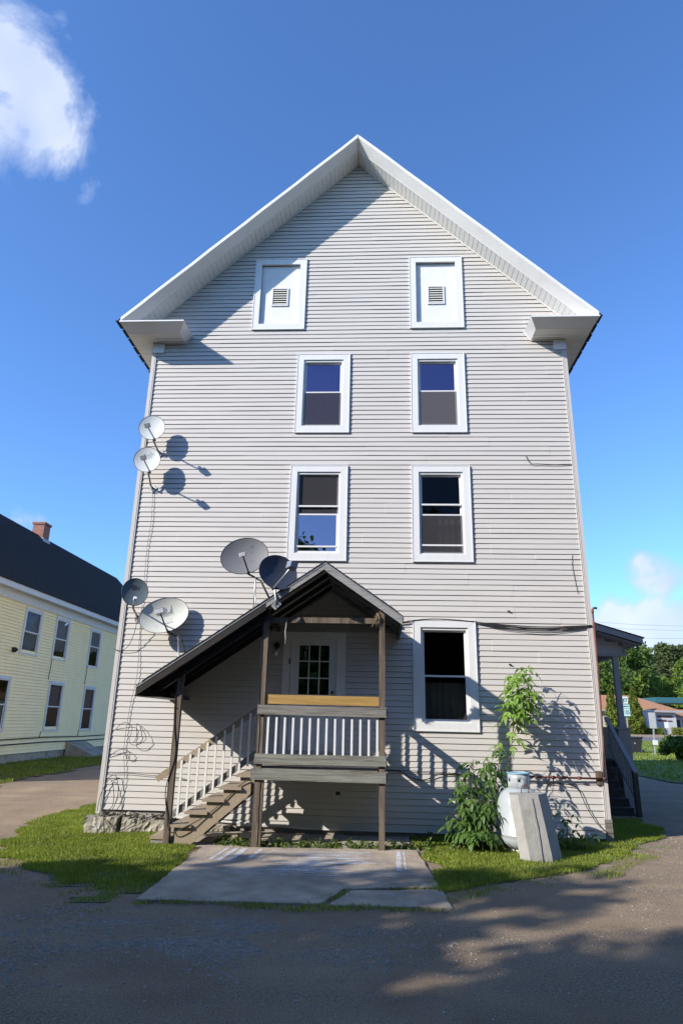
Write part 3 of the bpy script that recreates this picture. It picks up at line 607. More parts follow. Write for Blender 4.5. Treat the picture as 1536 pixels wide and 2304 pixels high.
# rakes, soffits and returns
D0, D1, ZU = .43, .67, .155                      # soffit depth, top-edge depth, top-edge rise above the soffit line
XT = 4.94                                        # half width at the eave tips
zt_ = rake_z(XC-XT)
for sg in (-1, 1):
    def P(t, y, dz): return (XC+sg*t, y, ZA-SL*t+dz)
    TE = 4.76
    m = MB(); k = 14
    vs = []
    for i in range(k+1):
        t0 = TE*i/k; t1 = XT*i/k; wv = .006*math.sin(i*2.1+sg); vs += [P(t0, -D0, .0), P(t0, -D0-.01, .012), P(t1, -D1+wv, ZU-.035), P(t1, -D1-.012+wv, ZU-.03), P(t1, -D1-.012+wv, ZU+.062), P(t1, -D1+.02, ZU+.075)]
    q = 6; m.add(vs, [(q*i+j, q*i+j+1, q*(i+1)+j+1, q*(i+1)+j) for i in range(k) for j in range(q-1)]); m.build('rake_fascia', M['alu'], house)
    # soffit panels, each with a raised edge
    me_ = MB(); L = .1275
    ca, sa = 1/math.hypot(1, SL), SL/math.hypot(1, SL)
    def Q(t, y, h): return Vector((sg*(t*ca+h*sa), y, -t*sa+h*ca))
    me_.add([Q(.006,-D0,0),Q(L-.012,-D0,0),Q(L-.012,0,0),Q(.006,0,0),Q(L-.004,-D0,.012),Q(L-.004,0,.012),Q(L+.004,-D0,.012),Q(L+.004,0,.012),Q(-.0,-D0,.012),Q(-.0,0,.012)], [(0,1,2,3),(1,4,5,2),(4,6,7,5),(8,0,3,9)])
    mesh_ = me_.mesh('soffit_panel', M['soffit']); n_p = int(TE*math.hypot(1, SL)/L)
    for i in range(n_p): inst('soffit_panel', mesh_, house, (XC+sg*i*L*ca, -.001, ZA-i*L*sa))
    m = MB(); m.bar(P(0,-.03,-.004), P(TE-.4,-.03,-.004), .03, .022, (0,-1,0)); m.build('soffit_trim', M['white'], house)
    # roof plane, drip edge and eave
    m = MB(); lip = .03
    def RZ(t, dz=0): return ZA+ZU+.05-SL*t+dz
    m.hexa([(XC,-D1+.015,RZ(0)+.0),(XC+sg*(XT+.06),-D1+.015,RZ(XT+.06)),(XC+sg*(XT+.06),DEP+.6,RZ(XT+.06)),(XC,DEP+.6,RZ(0)),
            (XC,-D1+.015,RZ(0)+.02),(XC+sg*(XT+.06),-D1+.015,RZ(XT+.06)+.02),(XC+sg*(XT+.06),DEP+.6,RZ(XT+.06)+.035),(XC,DEP+.6,RZ(0)+.02)]); m.build('roof', M['roof'], house)
    # ragged shingle ends along the eave
    me2 = MB(); me2.box(-.045,.02,0,.30,-.012,.0); mm = me2.mesh('shingle_tab', M['roof'])
    for i in range(44): inst('shingle_tab', mm, house, (XC+sg*(XT+.05+rnd.uniform(0,.014)), -D1+i*.345, RZ(XT+.06)+rnd.uniform(-.004,.004)))
    # eave fascia and soffit along the side
    xo = XC+sg*XT; xi = XR if sg > 0 else XL
    m = MB(); zf = RZ(XT)-.015; m.hexa([(xo-sg*.10,-D0,9.63),(xo-sg*.08,-D0,9.63),(xo-sg*.08,DEP+.5,9.63),(xo-sg*.10,DEP+.5,9.63),(xo+sg*.02,-D1+.03,zf),(xo+sg*.04,-D1+.03,zf),(xo+sg*.04,DEP+.5,zf),(xo+sg*.02,DEP+.5,zf)]); m.build('eave_fascia', M['alu'], house)
    m = MB(); w_ = .1
    xa_, xb_ = sorted((xi-sg*.1, xo-sg*.085))
    for i in range(int((DEP+.9)/w_)):
        y = -D0+i*w_; m.add([(xa_,y+.006,9.632),(xb_,y+.006,9.632),(xb_,y+w_-.008,9.632),(xa_,y+w_-.008,9.632),(xb_,y+w_,9.640),(xa_,y+w_,9.640),(xa_,y,9.64),(xb_,y,9.64)], [(0,3,2,1),(3,5,4,2),(6,0,1,7)])
    m.build('eave_soffit', M['soffit'], house)
    # cornice return
    xb_e, xt_e = XC+sg*3.72, XC+sg*3.585; zb, ztp = 9.632, 9.79
    m = MB(); a = xo-sg*.085
    m.add([(a,-D0,zb),(xb_e,-D0,zb),(xt_e,-D1,ztp-.03),(xo+sg*.02,-D1,ztp-.03),(xo+sg*.02,-D1-.012,ztp-.03),(xt_e,-D1-.012,ztp-.03),(xt_e,-D1-.012,ztp),(xo+sg*.02,-D1-.012,ztp),(xt_e,-.002,ztp+.03),(xo+sg*.02,-.002,ztp+.03)],
          [(0,1,2,3),(3,2,5,4),(4,5,6,7),(7,6,8,9)]); m.build('return_fascia', M['alu'], house)
    MB().add([(xb_e,-D0,zb),(xb_e,-.002,zb),(xt_e,-.002,ztp+.03),(xt_e,-D1-.012,ztp),(xt_e,-D1-.012,ztp-.03),(xt_e,-D1,ztp-.03)], [(0,1,2),(0,2,3),(0,3,4),(0,4,5)]).build('return_end', M['alu'], house)
    m = MB(); a_, b_ = sorted((a, xb_e))
    for i in range(4):
        y = -D0+i*D0/4; m.add([(a_,y+.006,zb-.001),(b_,y+.006,zb-.001),(b_,y+D0/4-.008,zb-.001),(a_,y+D0/4-.008,zb-.001),(b_,y+D0/4,zb+.007),(a_,y+D0/4,zb+.007)], [(0,3,2,1),(3,5,4,2)])
    m.build('return_soffit', M['soffit'], house)
    m = MB(); m.bar((xb_e-sg*.012,-.035,zb-.01),(xt_e-sg*.012,-.035,ztp+.03),.022,.018,(0,-1,0)); m.bar((xb_e,-.035,zb-.012),(xi-sg*.25,-.035,zb-.012),.022,.018,(0,-1,0)); m.build('return_trim', M['white'], house)
MB().box(XC-.09, XC+.09, .2, DEP+.6, ZA+ZU+.05, ZA+ZU+.105).build('ridge_cap', M['roof'], house)

# windows
def casing(par, x0, x1, z0, z1, cw=CW, y0=-.048, y1=0.0, m_=None):
    m_ = m_ or M['white']; xi0, xi1, zi0, zi1 = x0+cw, x1-cw, z0+cw, z1-cw; g = .0012
    for q in ([(x0,z1),(x1,z1),(xi1,zi1+g),(xi0,zi1+g)], [(x0,z0),(xi0,zi0-g),(xi1,zi0-g),(x1,z0)], [(x0,z0+g),(x0,z1-g),(xi0-g,zi1),(xi0-g,zi0)], [(x1,z0+g),(xi1+g,zi0),(xi1+g,zi1),(x1,z1-g)]):
        m = MB(); m.prism([(a, y1, b) for a, b in q], (0, y0-y1, 0)); m.build('casing', m_, par)
    m = MB(); e = .014
    m.box(x0-e, x1+e, y0-.008, y0+.03, z1-.004, z1+e); m.box(x0-e, x1+e, y0-.008, y0+.03, z0-e, z0+.004); m.box(x0-e, x0+.004, y0-.0079, y0+.03, z0+.004, z1-.004); m.box(x1-.004, x1+e, y0-.0079, y0+.03, z0+.004, z1-.004)
    m.build('casing_edge', m_, par)
def double_hung(key, split, gl_up, gl_lo, extra=None, lo_screen=None, up_screen=None):
    x0, x1, z0, z1 = WIN[key]; w_ = group_part('window', house, ((x0+x1)/2, 0, z0)); casing(w_, x0, x1, z0, z1)
    a, b, c, d = x0+CW, x1-CW, z0+CW, z1-CW
    m = MB(); f = .035; m.box(a-.02, a+f, -.02, .12, c-.02, d+.02); m.box(b-f, b+.02, -.02, .12, c-.02, d+.02); m.box(a+f, b-f, -.02, .12, d-.045, d+.02); m.box(a+f, b-f, -.015, .12, c-.02, c+.03); m.box(a-.015, b+.015, -.044, -.0, c-.015, c+.012)
    m.build('window_frame', M['white'], w_)
    a += f; b -= f; d -= .045; c += .03; zm = c+(d-c)*split
    def sash(za, zb, y, gl, nm):
        s_ = .032; m = MB(); m.box(a, a+s_, y, y+.03, za, zb); m.box(b-s_, b, y, y+.03, za, zb); m.box(a+s_, b-s_, y, y+.03, zb-s_, zb); m.box(a+s_, b-s_, y, y+.03, za, za+s_); m.build('sash', M['white'], w_)
        MB().add([(a+s_, y+.015, za+s_), (b-s_, y+.015, za+s_), (b-s_, y+.0152, zb-s_), (a+s_, y+.0152, zb-s_)], [(0,1,2,3)]).build('pane', gl, w_)
    sash(zm-.016, d, .035, gl_up, 'u'); sash(c, zm+.016, .0, gl_lo, 'l')
    if lo_screen: MB().add([(a, -.004, c), (b, -.004, c), (b, -.004, zm-.01), (a, -.004, zm-.01)], [(0,1,2,3)]).build('insect_screen', lo_screen, w_)
    if up_screen: MB().add([(a, .031, zm+.02), (b, .031, zm+.02), (b, .031, d), (a, .031, d)], [(0,1,2,3)]).build('insect_screen', up_screen, w_)
    if extra:
        for z in extra: MB().box(a+.004, b-.004, -.014, .034, c+(d-c)*z-.016, c+(d-c)*z+.016).build('storm_rail', M['white'], w_)
    return w_, a, b, c, d, zm
wt, a, b, c, d, zm = double_hung('third_l', .52, M['glass_purple'], M['glass_purple'], lo_screen=M['screen_dark'])
double_hung('third_r', .53, M['glass_purple'], M['glass_clear'], lo_screen=M['screen'])
w2, a, b, c, d, zm = double_hung('second_l', .48, M['glass_clear'], M['glass_blue'], extra=(.585, .075), up_screen=M['screen_dark'])
w3, a, b, c, d, zm = double_hung('second_r', .48, M['glass_clear'], M['glass_clear'], extra=(.61, .10), lo_screen=M['screen_dark'])
w4, a, b, c, d, zm = double_hung('ground_r', .485, M['glass_clear'], M['glass_clear'])
# dim shades hanging inside
def shade(par, key, f0, f1, m_):
    x0, x1, z0, z1 = WIN[key]; m = MB(); k = 24; c_, d_ = z0+CW, z1-CW; xa, xb = x0+CW-.02, x1-CW+.02
    vs = []
    for i in range(k+1):
        x = xa+(xb-xa)*i/k; y = .22+.018*math.sin(i*1.9); vs += [(x,y,c_+(d_-c_)*f0),(x,y,c_+(d_-c_)*f1)]
    m.add(vs, [(2*i,2*i+2,2*i+3,2*i+1) for i in range(k)]); return m.build('curtain', m_, par)
shade(w4, 'ground_r', -.02, .42, M['curtain']); shade(w3, 'second_r', -.02, .5, M['curtain']); shade(wt, 'third_l', -.02, 1.0, M['curtain'])
# boarded attic openings with vents
for key in ('attic_l', 'attic_r'):
    x0, x1, z0, z1 = WIN[key]; w_ = group_part('attic_panel', house, ((x0+x1)/2, 0, z0)); casing(w_, x0, x1, z0, z1)
    MB().box(x0+CW-.02, x1-CW+.02, .03, .06, z0+CW-.02, z1-CW+.02).build('panel_board', M['panel'], w_)
    vx = (x0+x1)/2+.0; vz = z0+.86; vw, vh = .185, .235
    m = MB()
    for (p, q, r_, s) in ((-vw,-vw+.028,-vh,vh),(vw-.028,vw,-vh,vh),(-vw+.028,vw-.028,vh-.03,vh),(-vw+.028,vw-.028,-vh,-vh+.03)): m.box(vx+p, vx+q, .005, .03, vz+r_, vz+s)
    m.build('vent_frame', M['white'], w_)
    MB().add([(vx-vw+.02,.0295,vz-vh+.02),(vx+vw-.02,.0295,vz-vh+.02),(vx+vw-.02,.0295,vz+vh-.02),(vx-vw+.02,.0295,vz+vh-.02)], [(0,1,2,3)]).build('vent_opening', M['dark'], w_)
    for i in range(7):
        z = vz-vh+.045+i*(2*vh-.06)/7; MB().hexa([(vx-vw+.028,.008,z),(vx+vw-.028,.008,z),(vx+vw-.028,.012,z-.006),(vx-vw+.028,.012,z-.006),(vx-vw+.028,.026,z+.030),(vx+vw-.028,.026,z+.030),(vx+vw-.028,.029,z+.025),(vx-vw+.028,.029,z+.025)]).build('vent_slat', M['grille'], w_)
# door
x0, x1, z0, z1 = WIN['door']; dr = group_part('door', house, ((x0+x1)/2, 0, z0))
for a_, b_, c_, d_ in ((x0, x0+.135, 1.19, z1), (x1-.165, x1, 1.19, z1), (x0+.135, x1-.165, z1-.115, z1)):
    MB().box(a_, b_, -.046, 0, c_, d_).build('door_casing', M['door'], dr)
MB().box(x0+.04, x1-.04, -.09, .05, 1.16, 1.20).build('threshold', M['metal'], dr)
la, lb, lc, ld = -1.585, -.735, 1.205, 3.295
ga, gb, gc, gd = -1.44, -.86, 2.28, 3.19
m = MB(); m.box(la, ga, .0, .045, lc, ld); m.box(gb, lb, .0, .045, lc, ld); m.box(ga, gb, .0, .045, gd, ld); m.box(ga, gb, .0, .045, lc, gc); m.build('door_leaf', M['door'], dr)
for a_, b_, c_, d_ in ((ga-.025,ga+.012,gc-.025,gd+.025),(gb-.012,gb+.025,gc-.025,gd+.025),(ga+.012,gb-.012,gd-.012,gd+.025),(ga+.012,gb-.012,gc-.025,gc+.012)):
    MB().box(a_, b_, -.012, .01, c_, d_).build('glass_bead', M['door'], dr)
for i in range(3):
    for j in range(3):
        u0, u1 = ga+(gb-ga)*i/3, ga+(gb-ga)*(i+1)/3; v0, v1 = gc+(gd-gc)*j/3, gc+(gd-gc)*(j+1)/3
        MB().add([(u0+.004,.018,v0+.004),(u1-.004,.018,v0+.004),(u1-.004,.018+.002*(j-1)*(i-1),v1-.004),(u0+.004,.018,v1-.004)], [(0,1,2,3)]).build('pane', M['glass_door'], dr)
for i in (1,2): MB().box(ga+(gb-ga)*i/3-.010, ga+(gb-ga)*i/3+.010, -.004, .012, gc+.012, gd-.012).build('muntin', M['door'], dr)
for j in (1,2): MB().box(ga+.012, gb-.012, -.0035, .0115, gc+(gd-gc)*j/3-.010, gc+(gd-gc)*j/3+.010).build('muntin', M['door'], dr)
for a_, b_ in ((-1.50,-1.20),(-1.11,-.82)):
    for c_, d_ in ((1.38,1.62),(1.72,2.18)):
        m = MB(); t = .03; m.add([(a_,-.001,c_),(b_,-.001,c_),(b_,-.001,d_),(a_,-.001,d_),(a_+t,-.014,c_+t),(b_-t,-.014,c_+t),(b_-t,-.014,d_-t),(a_+t,-.014,d_-t)], [(4,5,6,7),(0,1,5,4),(1,2,6,5),(2,3,7,6),(3,0,4,7)]); m.build('door_panel', M['door'], dr)
MB().box(la+.02, lb-.02, -.004, .0, 1.215, 1.33).build('rusty_kick_strip', M['rust'], dr)
MB().lathe([(0,.0),(.022,.0),(.03,.012),(.03,.03),(.02,.045),(0,.05)], 14).mesh
kn = MB(); kn.lathe([(.001,0),(.03,0),(.03,.008),(.012,.012),(.012,.03),(.028,.042),(.03,.06),(.018,.072),(.001,.075)], 16)
ko = bpy.data.objects.new('door_knob', kn.mesh('door_knob', M['brass'])); C.objects.link(ko); ko.parent = dr; ko.location = Vector((-.80,-.002,2.335))-wloc(dr); ko.rotation_euler = (R(90),0,0)
MB().box(-1.615,-1.590,-.055,-.0455,2.83,2.93).build('doorbell', M['black'], dr)
# small wall vent under the deck, wall hole plugs
m = MB(); m.box(-.73,-.59,-.045,-.02,.59,.71); m.build('wall_vent', M['vinyl_trim'], house); MB().box(-.70,-.62,-.047,-.0455,.62,.68).build('wall_vent_opening', M['dark'], house)

# ---------------------------------------------------------------- back porch and stairs
porch = empty('back_porch', (-.85,-1.5,0), 'weathered wooden porch with gabled roof, white balusters and stairs down to the left', 'porch')
YP = -1.52; ZD = 1.155
RX, RZ_, RS = -.855, 4.36, .692       # ridge x, ridge z (top of roof), slope
def roof_z(x): return RZ_-RS*abs(x-RX)
YF = -1.76
# posts
def post(x, y, z0_, z1_, w_=.09, tw=0, m_=None): 
    m = MB(); k = 5; vs = []
    for i in range(k+1):
        t = i/k; ox = .004*math.sin(3*t+x*5)+tw*t; oy = .003*math.sin(4*t+y); h = w_/2
        vs += [(x+ox-h, y+oy-h, z0_+(z1_-z0_)*t), (x+ox+h, y+oy-h, z0_+(z1_-z0_)*t), (x+ox+h, y+oy+h, z0_+(z1_-z0_)*t), (x+ox-h, y+oy+h, z0_+(z1_-z0_)*t)]
    m.add(vs, [(4*i+j, 4*i+(j+1) % 4, 4*(i+1)+(j+1) % 4, 4*(i+1)+j) for i in range(k) for j in range(4)]+[(3,2,1,0), (4*k,4*k+1,4*k+2,4*k+3)])
    return m.build('post', m_ or M['wood_z'], porch)
post(-1.815, YP, -.03, 3.60); post(.085, YP, -.03, 3.62); post(-3.16, YP, -.06, 2.66, .088)
MB().box(-1.755,-1.725,-1.56,-1.48,.02,1.0).build('post_cleat', M['wood_z'], porch)
# deck
bw = .137
for i in range(11):
    y = -1.535+i*(bw+.006)
    MB().box(-1.90+rnd.uniform(-.006,.006), .16+rnd.uniform(-.006,.006), y, y+bw, ZD-.028+rnd.uniform(-.002,.002), ZD+rnd.uniform(-.002,.002)).build('deck_board', M['wood_x'], porch)
MB().hexa([(-1.925,-1.605,.965),(.15,-1.605,.955),(.15,-1.567,.955),(-1.925,-1.567,.965),(-1.925,-1.605,1.118),(.15,-1.605,1.110),(.15,-1.567,1.110),(-1.925,-1.567,1.118)]).build('rim_board', M['wood_green'], porch)
MB().box(-1.80,.02,-1.56,-1.52,1.095,1.127).build('deck_edge_board', M['wood_x'], porch)
for x in (-1.905, .152): MB().box(x-.019, x+.019, -1.566, -.02, .96, 1.122).build('side_joist', M['wood_x'], porch)
for x in (-1.35,-.88,-.4): MB().box(x-.019, x+.019, -1.566, -.02, .965, 1.124).build('joist', M['wood_x'], porch)
# front railing
def rail_board(x0_, x1_, za, zb, y0_, y1_, m_, nm, tilt=0.0): MB().hexa([(x0_,y0_,za),(x1_,y0_,za+tilt),(x1_,y1_,za+tilt),(x0_,y1_,za),(x0_,y0_,zb),(x1_,y0_,zb+tilt),(x1_,y1_,zb+tilt),(x0_,y1_,zb)]).build(nm, m_, porch)
rail_board(-1.872,.152,1.922,2.066,-1.605,-1.567,M['wood_x'],'top_rail',-.012)
rail_board(-1.886,.152,1.192,1.338,-1.605,-1.567,M['wood_green'],'bottom_rail',.004)
rail_board(-1.769,.039,2.085,2.228,-1.53,-1.492,M['wood_new'],'new_rail_board',-.006)
bal = MB(); bal.box(-.0165,.0165,-.0165,.0165,0,.72); bmesh_ = bal.mesh('baluster', M['white'])
for i in range(14): inst('baluster', bmesh_, porch, (-1.700+i*.1318, -1.549, 1.27+.001*i))
# side railing on the right
for za, zb in ((1.93,2.06),(1.21,1.34)): MB().box(.131,.167,-1.566,-.06,za,zb).build('side_rail', M['wood_x'], porch)
for i in range(9): inst('baluster', bmesh_, porch, (.108, -1.37+i*.15, 1.27))
# stairs
st_z = [.11,.292,.478,.66,.838,1.022]; st_x0 = [-3.425,-3.125,-2.905,-2.655,-2.405,-2.155]; st_x1 = [-3.03,-2.79,-2.56,-2.31,-2.06,-1.93]
for i, z in enumerate(st_z):
    if i == 0: MB().box(-3.43,-3.02,-1.50,-.58,z-.03,z+.012).build('tread', M['wood_tread'], porch); MB().box(-3.415,-3.06,-1.48,-.60,-.08,z-.031).build('step_block', M['concrete'], porch); continue
    MB().box(st_x0[i], st_x1[i], -1.57, -.56, z-.032, z+.006).build('tread', M['wood_tread'], porch)
def stringer(y0_, y1_):
    m = MB(); prof = [(-3.10,-.04)]
    for i in range(1, 6): prof += [(st_x0[i]+.062, st_z[i]-.20 if i > 1 else -.0), (st_x0[i]+.062, st_z[i]-.034)]
    prof += [(-1.925, st_z[5]-.034), (-1.925, .75), (-2.87,-.04)]
    return m.prism([(a_, y0_, b_) for a_, b_ in prof], (0, y1_-y0_, 0))
stringer(-1.515,-1.475).build('stringer', M['wood_tread'], porch); stringer(-.64,-.60).build('stringer', M['wood_x'], porch)
# stair railing on the wall side
Yr = -.60; ts = (2.0-.86)/(3.68-2.12)
MB().bar((-3.70,Yr+.03,.845),(-2.02,Yr+.03,2.02),.038,.10).build('stair_rail', M['wood_tread'], porch)
MB().bar((-3.42,Yr+.03,.275),(-2.00,Yr+.03,1.315),.038,.10).build('stair_rail', M['wood_x'], porch)
bm2 = MB(); bm2.box(-.0165,.0165,-.0165,.0165,0,.86); bme = bm2.mesh('baluster', M['white'])
for i in range(9):
    x = -3.285+i*.1405; inst('baluster', bme, porch, (x, Yr-.01, .30+(x+3.285)*.70))
# roof
def slope_slab(xa, xb, y0_, y1_, d0, d1): return MB().hexa([(xa,y0_,roof_z(xa)-d1),(xb,y0_,roof_z(xb)-d1),(xb,y1_,roof_z(xb)-d1),(xa,y1_,roof_z(xa)-d1),(xa,y0_,roof_z(xa)-d0),(xb,y0_,roof_z(xb)-d0),(xb,y1_,roof_z(xb)-d0),(xa,y1_,roof_z(xa)-d0)])
XRE, XLE = .43, -3.80
slope_slab(RX, XRE, YF-.02, -.005, 0, .022).build('roof_covering', M['roof'], porch); slope_slab(XLE, RX, YF-.02, -.005, 0, .022).build('roof_covering', M['roof'], porch)
for xa, xb in ((RX, XRE+.004), (XLE-.004, RX)):
    m = MB(); m.hexa([(xa,YF-.026,roof_z(xa)-.042),(xb,YF-.026,roof_z(xb)-.042),(xb,YF-.0205,roof_z(xb)-.042),(xa,YF-.0205,roof_z(xa)-.042),(xa,YF-.026,roof_z(xa)-.018),(xb,YF-.026,roof_z(xb)-.018),(xb,YF-.0205,roof_z(xb)-.018),(xa,YF-.0205,roof_z(xa)-.018)]); m.build('drip_edge', M['metal'], porch)
# shingle courses show as steps along the rake
tab = MB(); tab.box(-.075,.075,-.012,.03,-.012,.006); tabm = tab.mesh('shingle_edge', M['roof'])
al = math.atan(RS)
for sgn_, xe_ in ((1, XRE), (-1, XLE)):
    n_ = int(abs(xe_-RX)*math.hypot(1,RS)/.145)
    for i in range(n_):
        t = (i+.5)*.145/math.hypot(1,RS); o = inst('shingle_edge', tabm, porch, (RX+sgn_*t, YF-.022, roof_z(RX+t)+.004), rot=(0, sgn_*al-.0+sgn_*.04, 0))
# roof boards (underside planks, running along the slope)
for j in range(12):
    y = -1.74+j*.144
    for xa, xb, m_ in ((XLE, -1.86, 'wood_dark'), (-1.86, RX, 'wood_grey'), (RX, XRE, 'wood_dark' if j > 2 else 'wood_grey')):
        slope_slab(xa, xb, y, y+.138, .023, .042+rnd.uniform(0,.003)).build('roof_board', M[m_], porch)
# rafters
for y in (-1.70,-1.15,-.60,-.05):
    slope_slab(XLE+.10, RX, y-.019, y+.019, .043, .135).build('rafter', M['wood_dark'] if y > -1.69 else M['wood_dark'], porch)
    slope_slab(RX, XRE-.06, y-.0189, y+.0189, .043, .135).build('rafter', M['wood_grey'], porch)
# rake boards
slope_slab(RX, XRE-.02, YF-.018, YF+.02, .023, .155).build('rake_board', M['wood_grey'], porch)
slope_slab(-1.80, RX, YF-.018, YF+.02, .023, .125).build('rake_board', M['wood_grey'], porch)
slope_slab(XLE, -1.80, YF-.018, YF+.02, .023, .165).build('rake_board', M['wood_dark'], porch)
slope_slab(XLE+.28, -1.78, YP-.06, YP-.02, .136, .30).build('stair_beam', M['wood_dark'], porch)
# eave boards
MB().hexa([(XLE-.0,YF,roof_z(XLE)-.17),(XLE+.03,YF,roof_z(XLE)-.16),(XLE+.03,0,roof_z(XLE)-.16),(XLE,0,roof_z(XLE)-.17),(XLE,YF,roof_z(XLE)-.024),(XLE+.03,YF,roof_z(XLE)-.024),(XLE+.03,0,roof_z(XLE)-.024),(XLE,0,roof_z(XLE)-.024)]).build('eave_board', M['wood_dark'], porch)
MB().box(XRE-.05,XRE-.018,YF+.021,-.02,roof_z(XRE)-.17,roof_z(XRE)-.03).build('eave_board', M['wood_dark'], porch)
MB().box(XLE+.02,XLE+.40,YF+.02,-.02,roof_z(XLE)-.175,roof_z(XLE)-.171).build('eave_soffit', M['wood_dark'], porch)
# cross beam, ledger and inner trim
MB().box(-1.86,.13,YP-.02,YP+.02,3.375,3.465).build('cross_beam', M['wood_z'], porch)
MB().box(-1.95,.34,-.065,-.022,3.42,3.55).build('ledger', M['wood_grey'], porch)
MB().box(-1.95,.40,-.10,-.0655,3.555,3.60).build('ledger_cap', M['wood_grey'], porch)
for sgn_ in (-1, 1):
    xe_ = RX+sgn_*1.12; a_ = (RX, -.045, RZ_-.17); b_ = (xe_, -.045, roof_z(xe_)-.17); MB().bar(a_, b_, .04, .08, (0,-1,0)).build('wall_trim', M['wood_grey'], porch)
# side beams carrying the roof from wall to posts
for x in (-1.815,.085): MB().box(x-.02,x+.02,-1.49,-.11,3.40,3.49).build('roof_beam', M['wood_dark'], porch)
# porch light with bare bulb
pl = empty('porch_light', (-1.85,-.02,3.1), 'small wall lamp with a bare white bulb left of the back door', 'lamp')
lm = MB(); lm.lathe([(.001,0),(.055,0),(.055,.025),(.03,.04),(.001,.042)], 16); lo_ = bpy.data.objects.new('lamp_base', lm.mesh('lamp_base', M['black'])); C.objects.link(lo_); lo_.parent = pl; lo_.location = (0,0,.06); lo_.rotation_euler = (R(90),0,0)
MB().tube([(-1.85,-.05,3.15),(-1.85,-.10,3.14),(-1.85,-.12,3.08)], .026, 10).build('socket', M['black'], pl)
MB().lathe([(.002,-.09),(.022,-.08),(.033,-.055),(.033,-.03),(.02,-.005),(.016,.01)], 14, (-1.85,-.12,3.06)).build('bulb', M['bulb'], pl)
# bundle of dry grass / hanging cord under the roof
bn = MB()
for k in range(26):
    x = .01+rnd.gauss(0,.018); y = -1.585; z = 3.52+rnd.uniform(-.03,.03); bn.tube([(x,y,z),(x+rnd.gauss(0,.03),y-.02+rnd.gauss(0,.01),z-.06),(x+rnd.gauss(0,.05),y-.01,z-rnd.uniform(.08,.22))], .0025, 4)
tag(bn.build('dry_grass_bundle', M['wood_tread'], None), 'tuft of dry grass tied to the top of the right porch post', 'grass bundle')
tag(MB().tube([(-1.49,-1.55,3.42),(-1.485,-1.56,3.32),(-1.495,-1.56,3.22),(-1.485,-1.555,3.10),(-1.49,-1.555,3.02)], lambda t: .008+.006*math.sin(t*9)**2, 6).build('hanging_cord', M['concrete']), 'short frayed cord hanging from the porch cross beam', 'cord')

